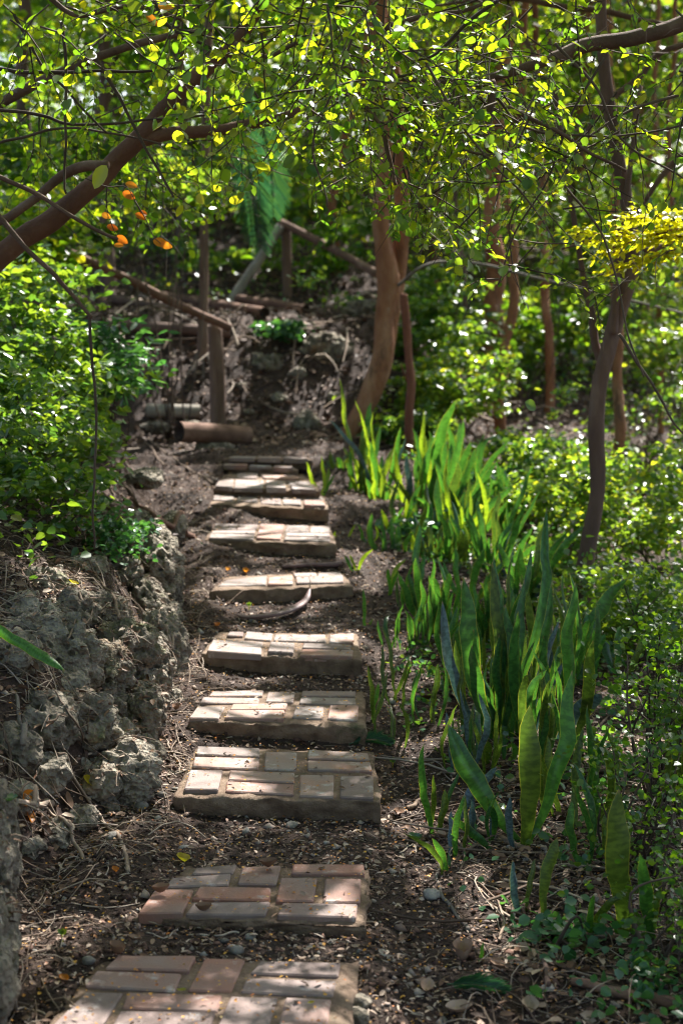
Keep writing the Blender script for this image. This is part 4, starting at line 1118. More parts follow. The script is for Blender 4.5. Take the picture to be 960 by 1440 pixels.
# lime compound-leaf bough at the right edge
lb = empty('overhanging_tree', (2.75, 6.1, gs(2.75, 6.1)), 'tree outside the right edge with a glowing yellow feathery bough', 'tree')
tube('trunk', [np.array([2.75, 6.1, gs(2.75, 6.1) - .2]), np.array([2.7, 6.1, 1.2]), np.array([2.5, 6.1, 2.0])], [.06, .05, .035], M['bark_dark'], lb, 10, 24, .1)
for (a, b, c_) in [((1100, 330), (960, 322), (850, 352)), ((1100, 345), (980, 345), (870, 378)), ((1100, 298), (970, 300), (880, 308)), ((1000, 326), (900, 334), (815, 326))]:
    pts = [at(a[0], a[1], 6.0), at(b[0], b[1], 5.9), at(c_[0], c_[1], 5.8)]
    tube('branch', [np.array([2.5, 6.1, 2.0])] + pts, [.02, .012, .008, .003], M['branch'], lb, 6, 30)
    C = spline(np.array(pts), 60)
    P, A, Nn = [], [], []
    T = unit(np.gradient(C, axis=0))
    for i in range(6, 60):
        for s_ in (-1, 1):
            b0 = C[i] + RNG.normal(0, .012, 3)
            dirv = unit(T[i] * .6 + s_ * np.array([0, .8, -.1]) + RNG.normal(0, .15, 3))
            for q in range(3):
                P.append(b0 + dirv * .040 * q + RNG.normal(0, .004, 3)); A.append(dirv + RNG.normal(0, .4, 3)); Nn.append(np.array([0, 0, 1.0]) + RNG.normal(0, .3, 3))
    P, A, Nn = map(np.array, (P, A, Nn))
    V, F = leaf_arrays(P, A, Nn, np.full(len(P), .036), np.full(len(P), .010))
    link('leaflets', big_mesh('leaflets', V, F, M['lime']), lb)['kind'] = 'stuff'

# leaning tree at the left
tl = empty('leaning_tree', (-1.75, 5.3, gs(-1.75, 5.3)), 'leaning reddish trunk rising from the left edge across the upper left', 'tree')
W = [np.array([-1.75, 5.3, gs(-1.75, 5.3) - .2]), np.array([-1.62, 5.3, 1.25])] + pxpts([(-40, 400), (20, 345), (80, 305), (125, 268), (170, 222), (215, 178), (255, 128), (290, 96), (330, 60), (380, -20), (420, -120)], 5.2)
tube('trunk', W, [.06, .05, .043, .040, .038, .034, .032, .031, .031, .030, .027, .024, .020, .016], M['bark_brown'], tl, 14, 110, .13, wob=.012)
tube('branch', pxpts([(150, 236), (190, 200), (240, 188), (300, 184), (345, 175), (390, 168), (430, 150)], 5.2), [.030, .026, .022, .020, .018, .016, .012], M['bark_brown'], tl, 12, 50, .12, wob=.01)
tube('branch', pxpts([(152, 232), (110, 236), (70, 262), (20, 300), (-30, 318)], 5.1), [.016, .018, .015, .015, .014], M['branch'], tl, 10, 40, .12, wob=.01)
tube('branch', pxpts([(-20, 160), (30, 128), (90, 98), (160, 72), (240, 50), (300, 40)], 5.4), [.018, .018, .016, .014, .012, .008], M['branch'], tl, 10, 46, .12, wob=.01)
TLB = [([(-20, 235), (40, 268), (100, 302), (150, 330), (165, 336)], 4.3, .0075), ([(-20, 285), (20, 330), (60, 372), (100, 410), (130, 446)], 4.2, .0085),
       ([(120, 60), (150, 110), (185, 165), (205, 205), (228, 250), (243, 276)], 4.3, .0055), ([(86, 30), (90, 110), (94, 200), (93, 272)], 4.5, .0055),
       ([(-10, 98), (70, 102), (150, 100), (250, 94)], 4.8, .0065), ([(-10, 152), (60, 160), (100, 172), (180, 172), (300, 160)], 4.8, .006),
       ([(20, 20), (60, 90), (110, 140), (150, 186)], 4.6, .005), ([(0, 200), (80, 180), (160, 190), (250, 210)], 5.0, .005),
       ([(210, -10), (240, 40), (300, 70), (350, 100)], 4.6, .006), ([(60, -10), (110, 20), (180, 10), (260, 30)], 4.7, .009),
       ([(126, 440), (130, 520), (133, 600), (131, 700), (132, 772)], 4.9, .0055), ([(330, 60), (380, 80), (430, 60), (480, 70)], 4.6, .008)]
for pts, d, r in TLB:
    W2 = pxpts(pts, d)
    tube('branch', W2, list(np.linspace(r, r * .6, len(W2))), M['branch'] if r > .007 else M['twig'], tl, 7, 10 * len(W2), .15, wob=.014)
S, L, D = cat_sets(start_set(48, (-60, 360), (-80, 160), (5.35, 6.8), (.25, .55), (-.6, .9)), start_set(24, (-60, 240), (130, 260), (5.3, 6.4), (.2, .4), (-.6, .9)),
                   start_set(34, (160, 330), (150, 260), (5.8, 7.0), (.25, .45), (-.4, .6)), start_set(24, (-40, 330), (-60, 60), (3.9, 4.5), (.2, .4), (-.6, .9)))
sprays(tl, S, L, D, env_c, .033, 'canopy', 200, step=.023)
# autumn leaves in the left branches, and odd ones
for (px, py, s_, mt) in [(150, 318, .062, 'orange_leaf'), (163, 332, .055, 'orange_leaf'), (172, 270, .060, 'orange_leaf'), (176, 258, .05, 'orange_leaf'), (190, 300, .05, 'orange_leaf'), (196, 297, .045, 'orange_leaf'),
                         (215, 338, .060, 'orange_leaf'), (225, 342, .05, 'orange_leaf'), (143, 300, .05, 'orange_leaf'), (205, 20, .06, 'orange_leaf'), (222, 8, .06, 'orange_leaf'), (355, 110, .055, 'yellow_leaf'), (298, 262, .052, 'lime'), (160, 345, .04, 'orange_leaf'), (322, 282, .055, 'lime')]:
    leaf_obj(at(px, py, 4.6), np.array([random.uniform(.5, 1), random.uniform(-.3, .3), random.uniform(-.6, .1)]), np.array([random.uniform(-.4, .4), -1.0, random.uniform(-.2, .8)]), s_ * random.uniform(.6, .9), 2, mt, tl)
for tw_ in ([(120, 250), (150, 262), (176, 262), (190, 282), (198, 300)], [(150, 262), (150, 290), (158, 318), (166, 336)], [(190, 282), (206, 310), (216, 332), (226, 342)], [(186, -10), (205, 10), (222, 18)]):
    tube('twig', pxpts(tw_, 4.6), [.0022, .0016, .0010], M['twig'], tl, 5, 16)
leaf_obj(at(150, 232, 4.3), np.array([-.6, 0, -.9]), np.array([-.3, -1, .2]), .075, 2, 'canopy', tl)
W = None
for (px, py, s_) in [(578, 308, .055), (592, 318, .05), (420, 222, .05), (592, 38, .03), (262, 20, .04), (430, 235, .04), (738, 565, .04)]:
    leaf_obj(at(px, py, 4.1), np.array([random.uniform(-1, 1), .1, -.3]), np.array([.1, -.8, .5]), s_, 1, 'canopy_deep', tr if px > 400 else tl)

# ------------------------------------------------------------------ SHRUBS
def shrub(c, rad, n_cl, per, size, mat, label, ratio=.34, stems=7, spread=.12, name='shrub', group=None, up=.9, cat='shrub', shell=.45, n_leaf=0):
    """c = world centre of the foliage; stands on the ground below it"""
    x, y = c[0], c[1]; gz = gs(x, y)
    root = empty(name, (x, y, gz), label, cat, group)
    P, C = clump_points(c, rad, n_cl, per, spread, shell)
    for i in RNG.permutation(len(C))[:stems]:
        b = np.array([x + random.uniform(-.08, .08), y + random.uniform(-.08, .08), gz - .05])
        m = b * .5 + C[i] * .5 + RNG.normal(0, .05, 3)
        tube('stem', [b, m, C[i]], [.006, .004, .002], M['twig'], root, 5, 10, .1, wob=.02)
    foliage('foliage', P, size, M[mat], root, ratio, up)
    return root
SHR = [
 # left bank bushes
 ((15, 440, 6.9), (.44, .45, .32), 70, 34, .048, 'bush', 'glossy dark green bush under the leaning trunk at the left edge', .30),
 ((78, 560, 6.5), (.34, .45, .32), 74, 32, .046, 'bush', 'dense glossy bush in the middle of the left bank', .28),
 ((10, 600, 5.9), (.33, .40, .32), 60, 34, .042, 'bush', 'shaded leafy bush at the left edge above the rocks', .26),
 ((150, 510, 7.3), (.16, .3, .26), 34, 32, .070, 'blueleaf', 'long-leaved sunlit bush spilling over the path at the left', .16),
 ((50, 700, 5.6), (.30, .32, .16), 40, 30, .038, 'bush', 'low dark bush just above the coral wall', .32),
 ((170, 750, 5.75), (.11, .14, .07), 24, 34, .028, 'blueleaf', 'small ferny green bush capping the warm tan rock', .30),
 ((40, 330, 8.5), (.42, .6, .33), 60, 46, .055, 'canopy', 'bright backlit bush behind the leaning trunk', .36),
 ((240, 270, 9.5), (.42, .5, .22), 60, 40, .052, 'far_leaf', 'glowing yellow green bush below the branch fork', .40),
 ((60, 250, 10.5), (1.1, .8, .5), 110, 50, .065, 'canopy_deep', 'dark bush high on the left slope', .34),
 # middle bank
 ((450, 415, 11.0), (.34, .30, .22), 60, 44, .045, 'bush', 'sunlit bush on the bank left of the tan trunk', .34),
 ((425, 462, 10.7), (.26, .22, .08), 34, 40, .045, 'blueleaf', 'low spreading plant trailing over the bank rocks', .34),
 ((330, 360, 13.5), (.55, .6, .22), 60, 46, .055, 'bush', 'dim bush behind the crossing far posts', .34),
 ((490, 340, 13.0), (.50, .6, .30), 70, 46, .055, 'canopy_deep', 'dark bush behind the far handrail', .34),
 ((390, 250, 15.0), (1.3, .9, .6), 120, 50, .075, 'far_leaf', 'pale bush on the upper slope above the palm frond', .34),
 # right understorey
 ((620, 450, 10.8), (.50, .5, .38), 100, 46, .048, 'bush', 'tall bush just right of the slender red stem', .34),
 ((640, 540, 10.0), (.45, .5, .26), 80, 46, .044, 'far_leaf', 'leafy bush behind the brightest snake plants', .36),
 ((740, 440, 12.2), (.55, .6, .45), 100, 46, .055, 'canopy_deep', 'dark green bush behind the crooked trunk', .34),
 ((790, 400, 13.5), (.8, .7, .6), 110, 46, .060, 'far_leaf', 'tall pale bush behind the dark leaning tree', .34),
 ((745, 640, 8.9), (.40, .45, .13), 60, 42, .040, 'bush', 'speckled low bush above the middle snake plants', .38),
 ((800, 680, 8.2), (.45, .5, .22), 100, 46, .036, 'far_leaf', 'olive small-leaved bush right of the middle snake plants', .38),
 ((905, 560, 9.6), (.55, .5, .36), 110, 46, .042, 'bush', 'sunlit bush behind the straight brown trunk', .36),
 ((920, 700, 7.6), (.42, .45, .28), 100, 46, .036, 'far_leaf', 'dense olive bush at the right edge below mid height', .38),
 ((730, 800, 7.4), (.24, .4, .10), 40, 46, .032, 'bush', 'low glossy undergrowth bush behind the tall dark snake plants', .38),
 ((890, 850, 6.0), (.33, .35, .20), 70, 38, .026, 'bush', 'small-leaved bush right of the dark leaning trunk foot', .40),
 ((950, 430, 11.0), (.6, .5, .5), 100, 46, .055, 'far_leaf', 'bright bush at the right edge below the yellow bough', .36),
 ((860, 300, 14.0), (1.2, .9, .6), 110, 46, .07, 'far_leaf', 'tall sunlit bush far behind the yellow bough', .36),
 ((690, 690, 8.6), (.36, .4, .16), 60, 44, .040, 'blueleaf', 'shiny low plant among the middle snake plants', .36),
 ((580, 610, 9.4), (.30, .3, .14), 50, 44, .036, 'bush', 'low bush at the foot of the slender red stem', .36),
 # near right
 ((940, 960, 4.4), (.17, .28, .20), 42, 30, .020, 'canopy_deep', 'fine-twigged shrub at the right edge beside the bent blue leaf', .42),
 ((910, 1110, 3.9), (.15, .26, .14), 28, 26, .019, 'canopy_deep', 'small-leaved shrub arching over the fallen branch at the right', .42),
 ((945, 1260, 3.4), (.10, .22, .12), 20, 24, .018, 'canopy_deep', 'dim creeping shrub near the right edge, lower down', .42),
 ((800, 1320, 3.45), (.10, .12, .035), 14, 24, .030, 'blueleaf', 'blue green ground plant with round leaves at the lower right', .44),
 ((930, 1410, 3.1), (.12, .14, .03), 12, 18, .026, 'blueleaf', 'trailing round-leaved plant in the bottom right corner', .44),
 ((680, 1225, 3.9), (.07, .12, .06), 7, 14, .022, 'blueleaf', 'tiny leafy sprig above the blue green ground plant', .44),
 ((600, 745, 7.4), (.17, .2, .05), 16, 26, .036, 'blueleaf', 'low shiny plant on the soil right of the seventh slab', .36),
 ((480, 700, 8.3), (.07, .15, .04), 10, 22, .034, 'bush', 'little sunlit plant at the right corner of the eighth slab', .36),
]
for (q, rad, ncl, per, size, mt, lab, ratio) in SHR:
    shrub(at(*q), rad, ncl, per, size, mt, lab, ratio, stems=(22 if q[2] < 5 and ncl > 18 else 9) if ncl > 18 else 3, spread=.10 if rad[0] < .6 else .18, group='bushes beside the path', shell=.2)
# small understorey carpet further right and behind: uncountable
P = []
for _ in range(1050):
    x = random.uniform(.55, 5.5); y = random.uniform(5.8, 17) 
    if x < .5 + .06 * y or (1.0 < x < 2.7 and 10.6 < y < 14.8 and random.random() < .85): continue
    P.append([x, y])
for _ in range(500):
    x = random.uniform(-5, -1.1); y = random.uniform(4.8, 16)
    if x > np.interp(y, _fy, _fx) - .45: continue
    P.append([x, y])
for _ in range(500):
    P.append([random.uniform(-4, 4), random.uniform(12.5, 19)])
P = np.array(P); z = g(P[:, 0], P[:, 1])
C = np.column_stack([P, z + RNG.uniform(.03, .16, len(P))])
Q = (C[:, None, :] + RNG.normal(0, .085, (len(C), 26, 3)) * np.array([1, 1, .6])).reshape(-1, 3)
foliage('undergrowth', Q, .04, M['bush'], None, .38, kind='stuff')
Q2 = (C[::2][:, None, :] + RNG.normal(0, .10, (len(C[::2]), 18, 3)) * np.array([1, 1, .6])).reshape(-1, 3)
Pf = np.column_stack([RNG.uniform(-11, 13, 1500), RNG.uniform(16, 38, 1500)])
Cf = np.column_stack([Pf, g(Pf[:, 0], Pf[:, 1]) + RNG.uniform(.1, .6, 1500)])
Qf = (Cf[:, None, :] + RNG.normal(0, .3, (1500, 20, 3)) * np.array([1, 1, .8])).reshape(-1, 3)
foliage('undergrowth', Qf, .13, M['far_leaf'], None, .38, kind='stuff', filt=False)
foliage('undergrowth', Q2 + np.array([.05, .03, .04]), .038, M['far_leaf'], None, .4, kind='stuff')

# ------------------------------------------------------------------ SNAKE PLANTS
def blade_mesh(b, t, w, bend=0.0, fold=.35, facing=0.0, mat='blade', narrow=.45, tipdrop=0.0):
    """sword leaf from base b to tip t; w full width in metres"""
    b, t = np.array(b), np.array(t)
    L = np.linalg.norm(t - b); ax = (t - b) / L
    side = unit(np.cross(ax, [0, 1.0, 0]) if abs(ax[1]) < .9 else np.array([1.0, 0, 0]))
    nrm = unit(np.cross(side, ax))
    n = 15
    u = np.linspace(0, 1, n)
    bow = np.sin(np.pi * u) * bend * L
    dr = np.where(u > .6, (u - .6) ** 2 / .16, 0) * tipdrop * L
    sd0 = random.uniform(0, 99)
    wv = .012 * fbm(u * 5 + sd0, u * 0, o=2, s=3) * L / .4
    C = b + (t - b) * u[:, None] + side * (bow + wv)[:, None] - nrm * (.05 * L * np.sin(np.pi * u))[:, None] - np.array([0, 0, 1.0]) * dr[:, None]
    W = w / 2 * np.interp(u, [0, .12, .45, .68, .86, .95, 1], [narrow * .8, narrow, .88, 1, .68, .34, .02])
    twa = facing + .5 * np.sin(u * 2.2 + sd0)
    cs = []
    for k in (-1, -.5, 0, .5, 1):
        sd = side[None, :] * np.cos(twa)[:, None] + nrm[None, :] * np.sin(twa)[:, None]
        nn = -side[None, :] * np.sin(twa)[:, None] + nrm[None, :] * np.cos(twa)[:, None]
        ripple = .05 * np.sin(u * 17 + sd0 + k) * abs(k)
        cs.append(C + sd * (W * k)[:, None] + nn * (W * (fold * abs(k) ** 1.5 + ripple))[:, None])
    V = np.stack(cs, 1).reshape(-1, 3)
    F = []
    for i in range(n - 1):
        for k in range(4):
            F.append([i * 5 + k, i * 5 + k + 1, (i + 1) * 5 + k + 1, (i + 1) * 5 + k])
    me = big_mesh('leaf', V, F, M[mat], True)
    uv = me.uv_layers.new(name='UVMap')
    li = np.zeros(len(me.loops), np.int32); me.loops.foreach_get('vertex_index', li)
    UV = np.stack([(li % 5) / 4.0, (li // 5) / (n - 1.0)], 1).astype(np.float32)
    uv.data.foreach_set('uv', UV.ravel())
    return me
PXM = lambda d: d / FPX
def snake(base, d, blades, label, mat='blade', group='snake plants along the right of the path', name='snake_plant', cat='snake plant'):
    """base px; blades: (basex, basey, tipx, tipy, width px, material or None, bend, depth offset at tip)"""
    bp = at(base[0], base[1], d); gz = gs(bp[0], bp[1])
    if len(blades) >= 7:
        for bl in list(blades):
            for _ in range(1 if d < 5.5 else 2):
                cx = sum(q[0] for q in blades) / len(blades)
                k = random.uniform(.45, .8)
                bx = bl[0] + random.uniform(-14, 14)
                blades = blades + [(bx, bl[1] + 3, bx + (bl[2] - bl[0]) * k * random.uniform(-.6, 1.6) + random.uniform(-16, 16), bl[1] + (bl[3] - bl[1]) * k, bl[4] * random.uniform(.55, .9), bl[5])]
    root = empty(name, (bp[0], bp[1], gz), label, cat, group)
    for bl in blades:
        bx, by, tx, ty, w = bl[:5]
        mt = bl[5] if len(bl) > 5 and bl[5] else mat
        bend = bl[6] if len(bl) > 6 else random.uniform(-.06, .06)
        dd = bl[7] if len(bl) > 7 else random.uniform(-.10, .10)
        yo = random.uniform(-.03, .03)
        B = at(bx, by, d + yo); zg = gs(B[0], B[1])
        T = at(tx, ty, d + yo + dd)
        if B[2] > zg + .01:       # the foot must reach the soil
            B = B + np.array([0, 0, zg - .02 - B[2]])
        else: B[2] = min(B[2], zg - .01)
        link('leaf', blade_mesh(B, T, w * PXM(d) * .84, bend, random.uniform(.2, .5), random.uniform(-.35, .35), mt, tipdrop=bl[8] if len(bl) > 8 else 0), root)
    return root
def gy_of(px, py): return onground(px, py)[1]
# explicit clumps read from the photograph
snake((700, 1000), 4.9, [(705, 1005, 650, 812, 34, 'blade', .05), (690, 1000, 742, 770, 20, 'blade', 0), (712, 1000, 690, 790, 22, 'blade_olive', 0), (700, 1005, 768, 712, 20, 'blade', -.06, .2),
      (676, 985, 620, 845, 24, 'blade_blue', .06), (722, 1000, 738, 815, 20, 'blade', .03), (735, 1000, 702, 870, 24, 'blade', -.02), (660, 1000, 640, 900, 14, 'blade_olive'), (690, 1010, 706, 905, 18, 'blade'), (745, 990, 785, 870, 16, 'blade_blue', .05),
      (715, 1010, 752, 900, 16, 'blade'), (728, 1000, 722, 780, 14, 'blade_olive'), (742, 985, 726, 860, 20, 'blade'), (700, 1010, 670, 930, 16, 'blade'), (736, 1000, 776, 820, 18, 'blade', -.03), (708, 1000, 712, 850, 22, 'blade')],
      'tall dense dark clump of snake plant left of the leaning dark tree')
snake((792, 1000), 4.8, [(800, 1010, 806, 818, 25, 'blade_bright', .0, .0), (805, 1005, 832, 900, 22, 'blade_olive')], 'upright bright green snake plant blade with wavy marks below the dark tree')
snake((790, 960), 4.9, [(770, 1000, 792, 905, 18, 'blade', .05), (790, 906, 845, 975, 36, 'blade_blue', .10, -.15)], 'snake plant with a broad grey blue leaf bent over to the right')
snake((820, 900), 5.6, [(812, 880, 882, 812, 26, 'blade', .12), (838, 960, 850, 890, 24, 'blade_bright', .05), (830, 950, 800, 850, 18, 'blade')], 'snake plant right of the dark tree foot, one leaf arching right')
snake((740, 1190), 4.05, [(742, 1200, 745, 992, 40, 'blade_olive', .01, 0), (738, 1195, 802, 942, 30, 'blade_bright', -.05, .05), (735, 1160, 630, 1018, 40, 'blade', .05, .1), (700, 1140, 634, 1150, 16, 'blade'), (722, 1205, 716, 1120, 14, 'blade_blue')],
      'big foreground snake plant with a broad mottled olive blade and a glowing one')
snake((662, 1160), 4.15, [(640, 1150, 700, 1078, 20, 'blade_blue', .14, .05)], 'single blue green snake plant leaf arching right in front of the big one')
snake((608, 1125), 4.2, [(612, 1126, 597, 1046, 17, 'blade_bright', .05), (612, 1130, 648, 1080, 8, 'blade'), (618, 1140, 626, 1110, 14, 'blade_olive'), (606, 1128, 612, 1090, 10, 'blade_olive')], 'young snake plant shoot right of the third slab, leaning left')
snake((645, 1195), 4.0, [(638, 1200, 652, 1118, 15, 'blade_bright', .04), (652, 1198, 655, 1118, 10, 'blade_olive'), (630, 1190, 634, 1140, 12, 'blade_blue')], 'pair of short upright snake plant blades left of the broad mottled one')
snake((622, 1240), 3.85, [(626, 1245, 606, 1175, 13, 'blade_bright', -.08, -.05, .05), (622, 1245, 566, 1172, 10, 'blade_olive', -.16), (628, 1245, 630, 1200, 8, 'blade')], 'small snake plant with a kinked leaf right of the second slab')
snake((768, 1290), 3.6, [(764, 1292, 782, 1178, 30, 'blade_olive', .05), (740, 1290, 752, 1208, 15, 'blade_olive', .02), (730, 1275, 720, 1210, 20, 'blade_blue', 0)], 'torn-tipped broad olive snake plant blade at lower right')
snake((880, 1330), 3.5, [(882, 1340, 866, 1110, 44, 'blade_olive', .03, .0), (930, 1340, 900, 1200, 26, 'blade', .05), (905, 1340, 925, 1230, 22, 'blade_olive')], 'broad shaded snake plant rising behind the fine twigs at lower right')
snake((832, 1320), 3.5, [(832, 1325, 834, 1258, 22, 'blade_bright', .04), (836, 1320, 880, 1254, 14, 'blade_olive', .15)], 'short yellow green snake plant with a bent tip at lower right')
snake((676, 1350), 3.35, [(671, 1372, 680, 1325, 7, 'blade_bright', .02)], 'tiny upright green shoot beside the curled pale leaf')
snake((640, 900), 5.6, [(640, 960, 622, 905, 26, 'blade_blue', 0), (650, 905, 600, 935, 14, 'blade', .1), (625, 965, 700, 940, 12, 'blade', .1)], 'low snake plant with a short blue blade left of the tall dark clump')
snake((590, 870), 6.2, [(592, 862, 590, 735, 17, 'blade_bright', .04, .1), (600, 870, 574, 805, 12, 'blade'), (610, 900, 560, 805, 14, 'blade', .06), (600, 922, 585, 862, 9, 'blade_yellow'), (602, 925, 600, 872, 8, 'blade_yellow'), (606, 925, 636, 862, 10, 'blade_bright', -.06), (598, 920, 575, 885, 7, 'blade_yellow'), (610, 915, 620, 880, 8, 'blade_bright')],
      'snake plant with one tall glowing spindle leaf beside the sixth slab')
snake((548, 960), 5.2, [(548, 965, 538, 905, 8, 'blade_olive', .05), (552, 968, 575, 925, 7, 'blade_olive'), (556, 950, 535, 880, 7, 'blade_olive', -.05)], 'thin olive shoots right of the fifth slab')
snake((518, 1000), 5.0, [(522, 1005, 516, 935, 8, 'blade_olive'), (524, 1005, 532, 960, 11, 'blade_bright', .05), (522, 1006, 545, 945, 7, 'blade_olive')], 'slim shoots at the right corner of the fourth slab')
snake((512, 885), 6.0, [(513, 890, 511, 828, 9, 'blade_bright', 0), (516, 894, 524, 870, 7, 'blade_yellow', .1), (535, 905, 530, 880, 8, 'blade_bright')], 'small upright shoot at the right corner of the fifth slab')
snake((500, 810), 6.7, [(502, 806, 492, 780, 6, 'blade_yellow'), (502, 806, 524, 772, 8, 'blade_yellow', .1), (498, 800, 484, 782, 6, 'blade_bright')], 'little forked yellow green seedling beside the seventh slab')
snake((546, 830), 6.5, [(548, 836, 545, 800, 8, 'blade_bright'), (546, 815, 570, 785, 8, 'blade_yellow', .1), (548, 830, 560, 800, 6, 'blade_bright')], 'short bright seedling midway between the sixth slab and the glowing spindle leaf')
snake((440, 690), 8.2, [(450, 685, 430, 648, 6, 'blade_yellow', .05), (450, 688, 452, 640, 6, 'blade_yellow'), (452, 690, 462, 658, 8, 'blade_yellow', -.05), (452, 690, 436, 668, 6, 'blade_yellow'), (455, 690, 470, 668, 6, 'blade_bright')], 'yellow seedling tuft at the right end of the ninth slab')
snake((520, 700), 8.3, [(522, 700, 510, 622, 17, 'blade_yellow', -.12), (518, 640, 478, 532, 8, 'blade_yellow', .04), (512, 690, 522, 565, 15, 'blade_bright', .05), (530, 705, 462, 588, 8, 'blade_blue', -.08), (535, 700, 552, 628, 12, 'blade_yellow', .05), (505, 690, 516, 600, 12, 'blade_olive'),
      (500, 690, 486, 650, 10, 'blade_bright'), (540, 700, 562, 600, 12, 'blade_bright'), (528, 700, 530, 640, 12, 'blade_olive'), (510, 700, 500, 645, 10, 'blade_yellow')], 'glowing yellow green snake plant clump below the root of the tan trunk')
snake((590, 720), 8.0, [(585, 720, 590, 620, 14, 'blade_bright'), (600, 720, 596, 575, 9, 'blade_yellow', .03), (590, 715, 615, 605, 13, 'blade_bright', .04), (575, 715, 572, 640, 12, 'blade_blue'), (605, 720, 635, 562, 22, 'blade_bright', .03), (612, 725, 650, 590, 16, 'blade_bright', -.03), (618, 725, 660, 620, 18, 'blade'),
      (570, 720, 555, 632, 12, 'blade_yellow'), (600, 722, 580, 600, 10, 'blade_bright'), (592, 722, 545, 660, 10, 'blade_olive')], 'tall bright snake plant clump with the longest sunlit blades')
snake((650, 740), 7.6, [(640, 740, 668, 630, 15, 'blade', .05), (655, 740, 700, 648, 15, 'blade', .1), (650, 740, 714, 616, 14, 'blade_bright', .08), (630, 740, 645, 650, 16, 'blade_olive'), (665, 745, 722, 680, 14, 'blade_bright', .12), (640, 742, 620, 660, 14, 'blade'), (660, 745, 690, 700, 12, 'blade_yellow', .05), (646, 742, 632, 690, 12, 'blade')],
      'snake plant clump right of the longest sunlit blades, leaves fanning right')
snake((700, 800), 7.0, [(690, 800, 752, 650, 9, 'blade', .02), (700, 805, 700, 690, 13, 'blade_olive'), (705, 805, 742, 700, 14, 'blade', .03), (685, 800, 660, 720, 14, 'blade_bright'), (712, 805, 770, 760, 12, 'blade_bright', .12), (695, 805, 672, 700, 12, 'blade'), (700, 800, 720, 730, 14, 'blade_blue'), (690, 800, 740, 722, 10, 'blade_bright', .16)],
      'middle snake plant clump with a needle thin tall leaf')
snake((740, 860), 6.4, [(735, 860, 765, 735, 12, 'blade_olive'), (745, 862, 730, 770, 16, 'blade'), (750, 865, 800, 745, 14, 'blade', .1), (730, 860, 700, 760, 14, 'blade_bright'), (742, 865, 756, 790, 18, 'blade'), (725, 860, 690, 800, 14, 'blade', .05), (756, 865, 822, 738, 18, 'blade', .12), (748, 860, 778, 800, 16, 'blade_blue')],
      'dark snake plant clump behind the tall dense one, leaning toward the dark tree')
snake((660, 850), 6.5, [(650, 850, 640, 770, 12, 'blade_bright'), (662, 852, 680, 770, 14, 'blade'), (668, 855, 692, 800, 12, 'blade_yellow'), (655, 850, 622, 790, 11, 'blade_bright', .06), (664, 850, 660, 790, 12, 'blade_olive'), (670, 850, 720, 780, 10, 'blade', .1)],
      'snake plant clump between the glowing spindle leaf and the dense dark clump')
snake((545, 760), 7.6, [(548, 758, 536, 716, 8, 'blade_yellow'), (552, 760, 566, 712, 9, 'blade_bright', .05), (546, 760, 556, 720, 8, 'blade'), (560, 765, 582, 730, 8, 'blade_bright', .06)], 'small sunlit snake plant right of the eighth slab')
snake((490, 745), 7.8, [(492, 750, 484, 715, 6, 'blade_yellow'), (494, 750, 504, 716, 7, 'blade_bright'), (490, 750, 500, 730, 6, 'blade_yellow')], 'seedling between the seventh and eighth slabs at the right')
snake((880, 930), 5.6, [(870, 950, 872, 880, 20, 'blade', .02), (880, 950, 905, 890, 16, 'blade_olive'), (862, 950, 845, 895, 18, 'blade')], 'shadowy snake plant right of the bent blue leaf')
def fan(bx, by, h, w, d, n, mats, label, lean=.25, spread=26):
    bl = []
    for k in range(n):
        x = bx + random.uniform(-spread, spread); hh = h * random.uniform(.5, 1.0)
        bl.append((x, by + random.uniform(-6, 6), x + hh * random.uniform(-lean, lean) * 1.3, by - hh, w * random.uniform(.6, 1.1), random.choice(mats), random.uniform(-.16, .16), random.uniform(-.15, .15), random.choice((0, 0, .05, .18))))
    snake((bx, by), d, bl, label)
DK, BR, OL, BL, YE = 'blade', 'blade_bright', 'blade_olive', 'blade_blue', 'blade_yellow'
